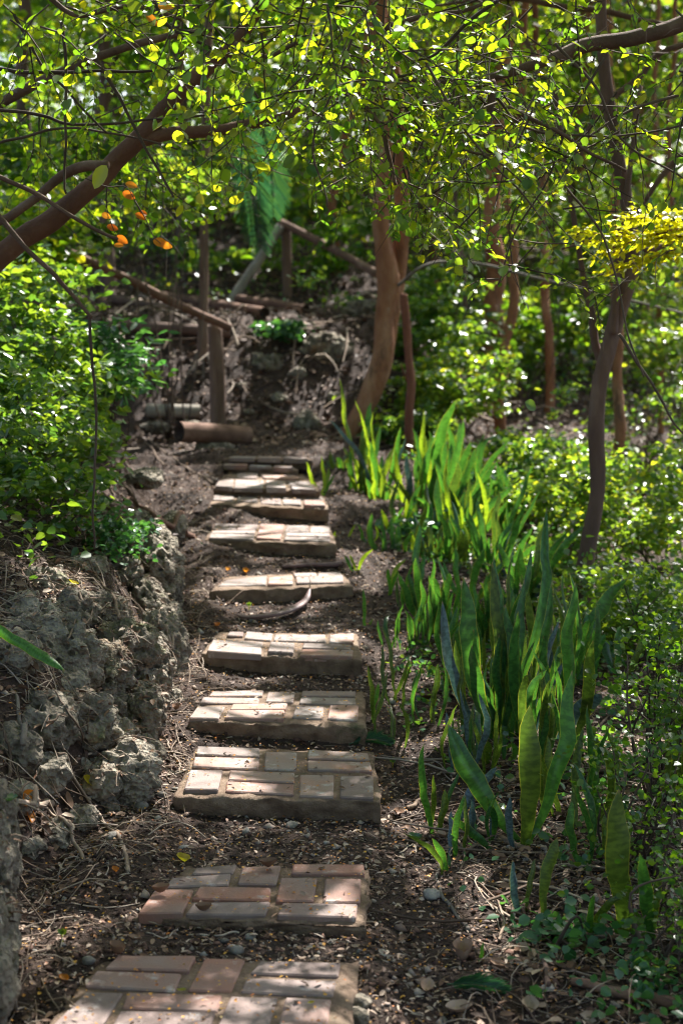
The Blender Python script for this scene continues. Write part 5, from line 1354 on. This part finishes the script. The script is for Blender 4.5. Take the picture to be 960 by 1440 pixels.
for a in [
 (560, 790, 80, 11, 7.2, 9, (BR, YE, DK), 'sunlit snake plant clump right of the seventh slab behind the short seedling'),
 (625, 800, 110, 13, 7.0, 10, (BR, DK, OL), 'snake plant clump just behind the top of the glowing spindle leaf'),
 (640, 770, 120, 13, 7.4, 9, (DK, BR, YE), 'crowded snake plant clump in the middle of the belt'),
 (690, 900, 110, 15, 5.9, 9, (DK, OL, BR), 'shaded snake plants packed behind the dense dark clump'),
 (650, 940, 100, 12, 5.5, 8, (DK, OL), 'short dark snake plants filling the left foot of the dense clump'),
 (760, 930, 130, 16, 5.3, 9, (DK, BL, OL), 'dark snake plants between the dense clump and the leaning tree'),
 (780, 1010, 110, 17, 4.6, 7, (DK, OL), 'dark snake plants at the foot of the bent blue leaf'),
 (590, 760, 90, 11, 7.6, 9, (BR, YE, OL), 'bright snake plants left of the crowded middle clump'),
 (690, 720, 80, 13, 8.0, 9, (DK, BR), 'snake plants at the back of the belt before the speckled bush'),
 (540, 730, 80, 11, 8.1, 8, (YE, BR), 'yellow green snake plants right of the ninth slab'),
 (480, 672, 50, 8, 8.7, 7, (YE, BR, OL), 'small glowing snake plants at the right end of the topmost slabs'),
 (500, 770, 34, 6, 7.3, 5, (YE, BR), 'low yellow shoots against the right end of the seventh slab'),
 (640, 690, 110, 14, 8.5, 8, (BR, DK), 'tall snake plants behind the rightward fanning clump'),
 (830, 1080, 90, 18, 4.2, 6, (DK, OL), 'shadowed snake plants right of the glowing foreground blade'),
 (700, 1080, 60, 13, 4.7, 6, (DK, OL), 'short dark snake plants behind the broad mottled blade'),
 (660, 1040, 80, 12, 4.6, 7, (DK, BL, OL), 'dark snake plants in the litter below the left foot of the dense clump'),
 (710, 1000, 150, 13, 5.1, 10, (DK, OL, DK), 'extra tall shaded snake plants within the heart of the belt'),
 (800, 930, 100, 15, 5.5, 8, (DK, BR), 'snake plants around the foot of the dark leaning tree'),
 (600, 985, 70, 10, 5.0, 6, (DK, OL), 'small dark snake plant beside the hollow brown leaf'),
 (575, 900, 70, 8, 5.8, 7, (BR, OL, DK), 'thin leaved snake plant in the gap right of the fifth slab'),
 (620, 880, 100, 12, 6.0, 9, (DK, BR, OL), 'snake plants just left of the tall dense dark clump'),
 (560, 1010, 40, 7, 4.8, 4, (OL, BR), 'tiny snake plant shoots right of the fourth slab'),
 (840, 1180, 110, 20, 3.9, 6, (DK, OL), 'dim snake plants under the small-leaved arching shrub'),
 (690, 1150, 50, 12, 4.1, 5, (DK, BL), 'low dark snake plant blades under the leaning blade'),
 (780, 1110, 90, 17, 4.3, 6, (DK, OL), 'dark snake plants directly behind the glowing foreground blade'),
 (930, 1080, 90, 18, 4.3, 5, (DK, OL), 'snake plants deep in the twiggy shrub at the right edge'),
 (575, 850, 60, 8, 6.3, 6, (BR, OL, YE), 'small snake plant just left of the glowing spindle leaf'),
]:
    fan(*a)
# left edge leaf and pandanus-like scrap
lf = empty('strap_plant', tuple(down(at(-30, 960, 3.9), 0)), 'strap-leaved plant outside the left edge, one green blade reaching in', 'plant')
for bl in [(-60, 990, -10, 885, 20, 0)]:
    pass
link('leaf', blade_mesh(down(at(-60, 1000, 3.95), 0), at(2, 890, 3.9), .03, .05, .4, 0, 'blade_bright'), lf)
link('leaf', blade_mesh(at(-12, 880, 3.9), at(92, 942, 3.85), .030, .02, .45, .2, 'blade_bright', .9), lf)
# green seedling bottom left and other small shoots
for (px, py, d0, lab) in [(88, 1325, None, 'tiny green seedling alone on the dark soil left of the nearest slab'), (350, 858 - 0, None, 'pale sprout beside the long seed pod'), (552, 1080, None, 'tiny seedling right of the third slab')]:
    p = onground(px, py)
    sp = empty('seedling', tuple(p), lab, 'seedling')
    tube('stem', [p - np.array([0, 0, .01]), p + np.array([0, 0, .02])], [.0012, .001], M['lime'], sp, 4, 4)
    for a in (-.9, .9, 0.1):
        leaf_obj(p + np.array([0, 0, .018]), [a, -.2, 1.3], [0, -1, .5], .017, 2, 'bush', sp)

from mathutils.bvhtree import BVHTree
BVH = BVHTree.FromPolygons(np.vstack(ROCK_V).tolist(), np.vstack(ROCK_F).tolist())
def onsolid(px, py):
    """first point of soil, slab or rock seen at a pixel"""
    p = onground(px, py)
    d = unit(ray(px, py))
    h = BVH.ray_cast(Vector(CAMP), Vector(d))
    if h[0] is not None and h[3] < np.linalg.norm(p - CAMP): return np.array(h[0])
    return p
# ------------------------------------------------------------------ STICKS AND ROOTS LYING ABOUT
def stick(px, r, label, mat='stick', lift=.0, name='stick', cat='stick', wob=.012, group='sticks and roots on the ground', sides=6):
    """px: list of (x, y[, lift]) laid on the ground"""
    W = []
    for q in px:
        p = onsolid(q[0], q[1]) + np.array([0, 0, r * .7 + lift + (q[2] if len(q) > 2 else 0)])
        W.append(p)
    Rr = np.linspace(r, r * .55, len(W))
    W = np.array(W)
    Q = spline(np.hstack([W, Rr[:, None]]), 12 * len(W))
    C = Q[:, :3]; sd = random.randint(0, 999)
    for k in range(2):
        C[:, k] += wob * fbm(np.linspace(0, 5, len(C)) + sd, np.zeros(len(C)) + k, o=2, s=sd)
    gz = g(C[:, 0], C[:, 1]); C[:, 2] = np.maximum(C[:, 2], gz + Q[:, 3] * .3)
    for k in range(len(C)):
        h = BVH.ray_cast(Vector((C[k, 0], C[k, 1], C[k, 2] + .09)), Vector((0, 0, -1)), .09)
        if h[0] is not None: C[k, 2] = h[0][2] + Q[k, 3] * .5
    C[1:-1] = (C[:-2] + C[1:-1] * 2 + C[2:]) / 4
    V, F, T = tube_arrays(C, Q[:, 3], sides, .2, sd)
    a = Acc(); a.add(V, F, T)
    o = link(name, a.mesh(name, M[mat]))
    c = Vector(C[0]); o.data.transform(Matrix.Translation(-c)); o.location = c
    return tag(o, label, cat, group)
ST = [
 ([(272, 757), (245, 745), (215, 726), (190, 712), (172, 706)], .014, 'thick orange brown root across the sunlit soil left of the seventh slab', 'rail'),
 ([(300, 682), (262, 660), (225, 632), (190, 600)], .007, 'long thin root beside the ninth slab running up left', 'stick'),
 ([(232, 655), (218, 640), (196, 608)], .006, 'short branch beside the grey rock at the left of the path', 'stick'),
 ([(255, 1090), (243, 1060), (236, 1040)], .004, 'thin twig against the left end of the third slab', 'stick'),
 ([(278, 978), (292, 972), (316, 967)], .004, 'pale twig lying at the back of the fourth slab', 'stick'),
 ([(182, 1228), (178, 1200), (150, 1165), (124, 1130), (80, 1062)], .0065, 'long bent root curving down left of the second slab', 'stick'),
 ([(115, 1210), (100, 1178), (90, 1160), (70, 1145), (30, 1120)], .006, 'pale forked root on the soil in the lower left', 'stick'),
 ([(75, 1132), (50, 1136), (22, 1132)], .010, 'thick pale root stub above the red leaves', 'stick'),
 ([(128, 1030), (120, 1050), (100, 1010), (60, 965), (20, 930)], .0035, 'thin pale root hanging over the grey rocks', 'stick'),
 ([(68, 1058), (92, 1038), (124, 1016)], .0032, 'pale twig crossing the hanging root', 'stick'),
 ([(36, 1062), (28, 1020), (14, 970)], .009, 'thick grey stick leaning at the left edge', 'bark_grey'),
 ([(14, 1100), (8, 1060), (0, 1020)], .006, 'brown stick at the extreme left below the leaning one', 'stick'),
 ([(172, 872), (160, 845), (138, 815), (120, 788)], .006, 'pale root lying down the front of the tan rock', 'stick'),
 ([(195, 962), (180, 945), (165, 920)], .006, 'dark forked stick poking from the wall hollow', 'bark_dark'),
 ([(250, 930), (240, 905), (232, 885)], .005, 'dark stick leaning on the wall corner rock', 'stick'),
 ([(240, 1178), (215, 1180), (188, 1182)], .003, 'straight pale twig on the soil left of the third slab', 'stick'),
 ([(482, 796), (440, 797), (395, 800)], .013, 'thick brown root lying behind the sixth slab', 'pod'),
 ([(340, 830), (320, 850), (305, 835), (300, 812)], .003, 'looping thin twig at the left of the sixth slab', 'stick'),
 ([(655, 1310), (640, 1285), (622, 1255), (614, 1215)], .0065, 'bent grey stick right of the blue grey pebble', 'bark_grey'),
 ([(705, 1090), (672, 1060), (640, 1046), (612, 1040)], .0045, 'long pale twig in front of the dark leaning blade', 'stick'),
 ([(700, 1185), (672, 1150), (660, 1125)], .005, 'brown stick beside the short upright blades', 'stick'),
 ([(575, 1140), (592, 1128), (598, 1116)], .008, 'short broken stick between the third slab and the young shoot', 'stick'),
 ([(735, 1195), (680, 1175), (640, 1160), (600, 1150)], .010, 'long brown branch lying under the short blades', 'stick'),
 ([(890, 1085), (850, 1105), (800, 1125), (760, 1130)], .009, 'pale branch propped beside the big olive blade', 'stick'),
 ([(735, 1262), (700, 1255), (665, 1235), (645, 1222)], .003, 'thin arched twig in the litter', 'stick'),
 ([(850, 1290), (820, 1220), (765, 1180), (725, 1150)], .008, 'reddish branch on the ground behind the torn-tipped blade', 'rail'),
 ([(960, 1195), (900, 1212), (820, 1240), (770, 1262)], .004, 'long thin diagonal twig at the right edge', 'stick'),
 ([(960, 1420), (900, 1410), (850, 1398), (800, 1385)], .017, 'thick reddish brown branch in the bottom right corner', 'rail'),
 ([(770, 1385), (762, 1355), (745, 1310), (735, 1280)], .007, 'dark stick beside the blue green ground plant', 'bark_dark'),
 ([(620, 1340), (600, 1352), (575, 1362)], .0025, 'fine pale twig on the soil right of the nearest slab', 'stick'),
 ([(612, 1295), (590, 1306), (572, 1318)], .0025, 'fine twig right of the second slab', 'stick'),
 ([(560, 1380), (540, 1400), (545, 1425)], .0025, 'curved hair-thin root at the bottom right of the nearest slab', 'stick'),
 ([(250, 1310), (232, 1320), (205, 1312)], .0025, 'thin dark twig in front of the buried slab corner', 'stick'),
 ([(340, 1313), (300, 1316), (262, 1315)], .003, 'long thin twig between the two nearest slabs', 'stick'),
 ([(560, 1200), (585, 1190), (606, 1196)], .0028, 'small curved twig right of the dark soil patch', 'stick'),
 ([(60, 1430), (35, 1420), (10, 1432)], .003, 'thin root at the bottom left corner', 'stick'),
 ([(60, 850), (30, 810), (15, 790)], .005, 'dark stick on the shaded left slope', 'bark_dark'),
 ([(120, 850), (80, 830), (40, 815)], .005, 'thin stick across the shaded left slope', 'stick'),
 ([(100, 900), (130, 870), (150, 850)], .0035, 'wiry root on the boulder tops', 'stick'),
 ([(800, 1050), (770, 1060), (740, 1075)], .006, 'stick behind the big foreground snake plant', 'stick'),
]
for (pts, r, lab, mt) in ST:
    stick(pts, r, lab, mt)
# fine air-borne twigs of the near right shrubs are part of them; a few free arcs of root hanging from the wall
# seed pod
pp = [onground(q[0], q[1]) for q in [(330, 868), (350, 874), (385, 872), (412, 866), (430, 855), (436, 840)]]
pp = [p + np.array([0, 0, .012 + .006 * i]) for i, p in enumerate(pp)]
pod = empty('seed_pod', tuple(pp[2]), 'long curved purple brown seed pod in the shade below the sixth slab', 'seed pod')
Q = spline(np.hstack([np.array(pp), np.array([.006, .016, .022, .022, .016, .003])[:, None]]), 30)
V, F, T = tube_arrays(Q[:, :3], Q[:, 3], 10, .08, 5)
zc = np.repeat(Q[:, 2], 10); V[:300, 2] = zc + (V[:300, 2] - zc) * .45
a = Acc(); a.add(V, F, T); link('husk', a.mesh('husk', M['pod']), pod)
tube('stalk', [pp[-1], pp[-1] + np.array([.0, .0, .03]), pp[-1] + np.array([-.006, 0, .05])], [.003, .002, .0015], M['stick'], pod, 5, 8)

# ------------------------------------------------------------------ FALLEN LEAVES
def dead_leaf_mesh(L, W, curl, mat, sd):
    n, m = 9, 5
    u, v = np.meshgrid(np.linspace(0, 1, n), np.linspace(-1, 1, m), indexing='ij')
    w = W * np.sin(np.pi * np.clip(u * .92 + .06, 0, 1)) ** .8
    x = (u - .5) * L; y = v * w
    z = curl * L * ((u - .5) ** 2 * 1.6 + .5 * np.abs(v) ** 1.6 * (w / max(W, 1e-6))) + .05 * L * fbm(u * 4 + sd, v * 2, o=3, s=sd)
    V = np.stack([x.ravel(), y.ravel(), z.ravel()], 1)
    ii = (np.arange(n - 1)[:, None] * m + np.arange(m - 1)[None, :]).ravel()
    F = np.stack([ii, ii + 1, ii + m + 1, ii + m], 1)
    return big_mesh('fallen_leaf', V, F, M[mat], True)
FL = [
 (257, 1213, .055, .5, 'yellow_leaf', 'pale yellow fallen leaf behind the second slab', .2), (377, 1222, .045, .9, 'dead_leaf', 'rolled orange brown leaf on the back brick of the second slab', .1),
 (226, 1258, .045, .9, 'dead_leaf', 'curled brown leaf on the buried left end of the second slab', .3), (286, 1284, .04, .9, 'dead_leaf', 'rolled tan leaf on the front edge of the second slab', 0),
 (163, 1345, .05, 1.0, 'dead_leaf', 'folded brown leaf standing on the back corner of the nearest slab', .8), (275, 1334, .04, .6, 'dead_leaf', 'reddish brown leaf lying between the two nearest slabs', 2.0),
 (188, 1325, .035, .5, 'dead_leaf', 'pinkish curled leaf behind the nearest slab', 1.0), (650, 1355, .075, 1.1, 'dead_leaf', 'large curled pale leaf with pink veins on the right-hand litter', 1.7),
 (123, 1102, .05, .4, 'yellow_leaf', 'bright yellow orange leaf at the foot of the coral wall', 2.2), (103, 822, .035, .4, 'yellow_leaf', 'small yellow leaf on the shaded slope above the boulders', 1.8),
 (45, 940, .045, .5, 'dead_leaf', 'rust coloured leaf on the large grey boulder', 1.2), (248, 1000, .045, .8, 'dead_leaf', 'curled red brown leaf at the left tip of the fourth slab', .3),
 (305, 882, .04, .6, 'orange_leaf', 'reddish leaf on the back left corner of the fifth slab', .3), (320, 805 - 2, .035, .6, 'orange_leaf', 'red leaf scrap behind the left end of the sixth slab', .5),
 (345, 806, .045, .7, 'orange_leaf', 'larger red leaf behind the sixth slab', 1.1), (36, 1128, .07, .4, 'orange_leaf', 'vivid red orange leaf under the pale root stub', .2),
 (40, 1150, .05, .4, 'orange_leaf', 'second orange leaf just below the vivid red one', .8), (15, 1128, .05, .3, 'blueleaf', 'dark green fallen leaf at the left edge', 1.5),
 (90, 712, .05, .3, 'orange_leaf', 'small scarlet leaf in the bush on the left bank', 0), (138, 708, .12, .5, 'blueleaf', 'drooping pale leaf lit at the tip on the left bank', 1.9),
 (60, 1175, .05, .7, 'dead_leaf', 'crumpled brown leaf among the lower roots', .4), (92, 1130, .05, .6, 'dead_leaf', 'dry leaf leaning on the roots left of the yellow one', 1.1),
 (162, 1228, .03, .6, 'orange_leaf', 'tiny orange leaf on the dark soil below the long root', 1.1), (90, 1380, .03, .4, 'orange_leaf', 'small orange leaf on the dark soil left of the nearest slab', 2.2),
 (700, 1212, .05, .7, 'dead_leaf', 'brown curled leaf behind the tiny leafy sprig', 2.2), (722, 1165, .045, .7, 'dead_leaf', 'tan leaf beside the big olive blade foot', 1.0),
 (600, 1395, .05, .6, 'dead_leaf', 'grey crumpled leaf right of the nearest slab', .6), (645, 1440 - 14, .06, .6, 'dead_leaf', 'large brown leaf at the bottom edge right of centre', .2),
 (745, 1425, .06, .7, 'dead_leaf', 'reddish brown leaf pile leaf at the bottom right', 1.3), (700, 1365, .05, .6, 'dead_leaf', 'grey brown leaf right of the curled pale one', 2.5),
 (655, 1130, .045, .7, 'dead_leaf', 'small brown leaf behind the short upright blades', .2), (560, 1148, .05, .6, 'dead_leaf', 'bluish grey dry leaf right of the third slab', .3),
 (583, 1182, .05, .5, 'blueleaf', 'pale green grey leaf lying right of the dark soil', .1), (520, 760, .05, .6, 'dead_leaf', 'rust leaf right of the seventh slab', 1.2),
 (600, 985, .07, .6, 'dead_leaf', 'dark hollow leaf under the low snake plant', .4), (620, 1180, .04, .7, 'dead_leaf', 'upturned brown leaf near the kinked shoot', 1.9),
 (437, 1414, .016, .3, 'lime', 'tiny green leaf on the right of the nearest slab', .4), (255, 1396, .02, .2, 'lime', 'small green sprig in the joint of the nearest slab', 0),
]
for (px, py, L, curl, mt, lab, rz) in FL:
    p = onsolid(px, py)
    o = link('fallen_leaf', dead_leaf_mesh(L, L * .32, curl, mt, random.randint(0, 999)))
    o.location = (p[0], p[1], p[2] + .005)
    e = .01
    if surf(np.array([p[0]]), np.array([p[1]]))[0] > gs(p[0], p[1]) + .01: dzx = dzy = 0
    else:
        dzx = (float(gsmooth(p[0] + .03, p[1])) - float(gsmooth(p[0] - .03, p[1]))) / .06; dzy = (float(gsmooth(p[0], p[1] + .03)) - float(gsmooth(p[0], p[1] - .03))) / .06
    nrm = Vector((-dzx, -dzy, 1)).normalized()
    o.rotation_euler = (nrm.to_track_quat('Z', 'Y') @ Matrix.Rotation(rz, 3, 'Z').to_quaternion()).to_euler()
    tag(o, lab, 'fallen leaf', 'fallen leaves')
# broken green frond lying on the soil behind the third slab
fz = [onground(490, 1052) + np.array([0, 0, .012]), onground(520, 1046) + np.array([0, 0, .018]), onground(548, 1050) + np.array([0, 0, .01])]
ff = empty('fallen_frond', tuple(fz[1]), 'green feathery frond tip lying behind the right corner of the third slab', 'frond')
frond(fz, .06, ff, 30, 'frond', .0032)
fz = [onground(628, 1392) + np.array([0, 0, .012]), onground(665, 1395) + np.array([0, 0, .02]), onground(708, 1400) + np.array([0, 0, .01])]
ff = empty('fallen_frond', tuple(fz[1]), 'feathery green sprig lying on the litter at the bottom right', 'frond')
frond(fz, .06, ff, 30, 'frond', .0032)

# ------------------------------------------------------------------ LITTER THAT NOBODY COUNTS
def scatter_xy(n, box, pw=1.0):
    """more points near the camera"""
    x0, x1, y0, y1 = box
    y = y0 * (y1 / y0) ** (RNG.uniform(0, 1, n) ** pw)
    x = RNG.uniform(x0, x1, n)
    return x, y
OCT = np.array([[1, 0, 0], [-1, 0, 0], [0, 1, 0], [0, -1, 0], [0, 0, 1], [0, 0, -1.0]])
OF = np.array([[0, 2, 4], [2, 1, 4], [1, 3, 4], [3, 0, 4], [2, 0, 5], [1, 2, 5], [3, 1, 5], [0, 3, 5]])
def clods(name, n, box, rmin, rmax, mat, flat=.7, on_slab=.0):
    x, y = scatter_xy(n, box)
    z = g(x, y); zs = surf(x, y)
    slab = zs > z + .02
    keep = ~slab | (RNG.uniform(0, 1, n) < on_slab)
    x, y, z = x[keep], y[keep], np.where(slab, zs, z)[keep]
    k = len(x)
    r = rmin * (rmax / rmin) ** (RNG.uniform(0, 1, k) ** 2.2)
    V = OCT[None] * r[:, None, None] * RNG.uniform(.55, 1.2, (k, 6, 1)) * np.array([1, 1, flat]) + RNG.normal(0, .18, (k, 6, 3)) * r[:, None, None]
    a = RNG.uniform(0, 6.28, k); c, s = np.cos(a)[:, None], np.sin(a)[:, None]
    V = np.stack([V[..., 0] * c - V[..., 1] * s, V[..., 0] * s + V[..., 1] * c, V[..., 2]], -1) + np.stack([x, y, z + r * .2], -1)[:, None]
    F = (np.arange(k)[:, None, None] * 6 + OF[None]).reshape(-1, 3)
    tag(link(name, big_mesh(name, V.reshape(-1, 3), F, mat)), kind='stuff')
clods('soil_crumbs', 44000, (-1.15, 1.3, 2.7, 9.6), .0024, .0085, M['clod'])
clods('soil_crumbs', 9000, (-1.15, 1.5, 2.7, 9.6), .005, .018, M['clod'])
clods('gravel', 900, (-1.3, 1.2, 2.7, 12), .006, .022, M['stone'], .6)
def flakes(name, n, box, size, mat, ratio=.35, on_slab=1.0, fn=None, up=2.2, lift=.004, region=None):
    x, y = scatter_xy(n, box)
    if region is not None:
        k = region(x, y); x, y = x[k], y[k]
    z = g(x, y); zs = surf(x, y)
    slab = zs > z + .02
    keep = ~slab | (RNG.uniform(0, 1, len(x)) < on_slab)
    x, y, z = x[keep], y[keep], np.where(slab, zs + .002, z + lift)[keep]
    P = np.stack([x, y, z + RNG.uniform(0, .006, len(x))], 1)
    k = len(P)
    a = RNG.uniform(0, 6.28, k)
    A = np.stack([np.cos(a), np.sin(a), RNG.normal(0, .22, k)], 1)
    Nn = unit(rand_unit(k) * .8 + np.array([0, 0, up]))
    L = size * RNG.uniform(.45, 1.3, k)
    V, F = leaf_arrays(P, A, Nn, L, L * ratio * RNG.uniform(.7, 1.2, k), .3)
    tag(link(name, big_mesh(name, V, F, mat)), kind='stuff')
flakes('petals', 5200, (-1.0, .7, 2.8, 9.2), .0085, M['petal'], .36, 1.0)
flakes('leaf_crumbs', 21000, (-1.3, 1.5, 2.7, 11), .018, M['dead_leaf'], .26, .10, up=1.3)
flakes('mulch', 12000, (-1.3, 1.5, 2.7, 11), .026, M['stick'], .10, .03, up=1.6)
notpath = lambda x, y: (x > .30 + .15 * vn(y * 2, y * 0, s=9)) | (x < np.interp(y, _fy, _fx) + .04) | (y > 9.3)
flakes('leaf_litter', 22000, (-2.2, 3.2, 2.7, 16), .034, M['dead_leaf'], .27, 0, region=notpath, up=.9, lift=.008)
flakes('leaf_litter', 11000, (-2.6, 3, 8.9, 14), .045, M['dead_leaf'], .28, 0, region=notpath, up=1.0, lift=.006)
flakes('leaf_litter', 9000, (-6, 7, 13.5, 30), .08, M['dead_leaf'], .32, 0, region=notpath, up=1.2, lift=.02)
Pr = np.vstack(ROCK_TOPS)
k = len(Pr); a = RNG.uniform(0, 6.28, k)
A = np.stack([np.cos(a), np.sin(a), RNG.normal(0, .35, k)], 1); Lr = RNG.uniform(.008, .032, k)
V, F = leaf_arrays(Pr + np.array([0, 0, .003]), A, unit(rand_unit(k) * .7 + np.array([0, -.2, 1.2])), Lr, Lr * RNG.uniform(.12, .34, k), .4)
tag(link('leaf_crumbs', big_mesh('leaf_crumbs', V, F, M['dead_leaf'])), kind='stuff')
aq = Acc()
for p in Pr[::9]:
    an = random.uniform(0, 6.28); L_ = random.uniform(.05, .20); t_ = np.linspace(-.5, .5, 6)
    cv = random.uniform(-.6, .6)
    C_ = p + np.stack([np.cos(an + cv * t_) * L_ * t_, np.sin(an + cv * t_) * L_ * t_, .012 - t_ * t_ * L_ * random.uniform(.2, 1.4)], 1)
    V, F, T = tube_arrays(C_, np.linspace(1, .5, 6) * random.uniform(.0008, .0022), 4, cap=False); aq.add(V, F)
tag(link('twig_litter', aq.mesh('twig_litter', M['stick'])), kind='stuff')
def twiglets(name, n, box, L0, r0, mat, region=None, arch=.3):
    x, y = scatter_xy(n, box)
    if region is not None:
        k = region(x, y); x, y = x[k], y[k]
    a = Acc()
    for i in range(len(x)):
        L = L0 * random.uniform(.4, 1.5); an = random.uniform(0, 6.28); cv = random.uniform(-1.4, 1.4)
        k = 5; t = np.linspace(0, 1, k)
        th = an + cv * t
        px = x[i] + np.concatenate([[0], np.cumsum(np.cos(th[:-1]))]) * L / (k - 1); py = y[i] + np.concatenate([[0], np.cumsum(np.sin(th[:-1]))]) * L / (k - 1)
        z = g(px, py); hi = random.random() ** 3 * arch * L
        z = z.max() * .4 + z * .6 + r0 + np.sin(np.pi * t) * hi
        V, F, T = tube_arrays(np.stack([px, py, z], 1), np.linspace(1, .5, k) * r0 * random.uniform(.5, 1.4), 3, cap=False)
        a.add(V, F)
    tag(link(name, a.mesh(name, mat)), kind='stuff')
bankR = lambda x, y: x > .30
bankL = lambda x, y: x < np.interp(y, _fy, _fx) + .16
twiglets('twig_litter', 900, (-1.1, 1.4, 2.7, 7.5), .05, .0012, M['stick'])
twiglets('twig_litter', 2300, (.2, 1.6, 2.7, 8.5), .14, .0018, M['stick'], bankR)
twiglets('twig_litter', 300, (.25, 1.6, 2.7, 8.5), .30, .0045, M['stick'], bankR, .15)
# low weeds between the snake plants
x, y = scatter_xy(1500, (.22, 1.5, 3.2, 9.0))
k = (x > .22 + .12 * np.abs(vn(y * 3, y * 0, s=3)) + np.clip(4.6 - y, 0, 1) * .35) & (RNG.uniform(0, 1, len(x)) < np.interp(y, [3, 4.6, 5.5], [.25, .4, 1]))
x, y = x[k], y[k]
k = fbm(x * 3, y * 3, o=2, s=31) > -.05
x, y = x[k], y[k]
Cw = np.column_stack([x, y, g(x, y) + .02])
Pw = (Cw[:, None, :] + RNG.normal(0, .028, (len(Cw), 12, 3)) * np.array([1, 1, .7]) + np.array([0, 0, .015])).reshape(-1, 3)
foliage('weeds', Pw[::2], .026, M['blueleaf'], None, .36, kind='stuff', filt=False)
foliage('weeds', Pw[1::2], .022, M['bush'], None, .40, kind='stuff', filt=False)
twiglets('twig_litter', 2300, (-1.6, -.3, 2.7, 7.5), .15, .0020, M['stick'], bankL)
twiglets('twig_litter', 300, (-2.5, 3, 8.5, 14), .35, .008, M['stick'], notpath)
print('tris', sum(len(m.loops) - 2 * len(m.polygons) for m in bpy.data.meshes), 'objects', len(bpy.data.objects))
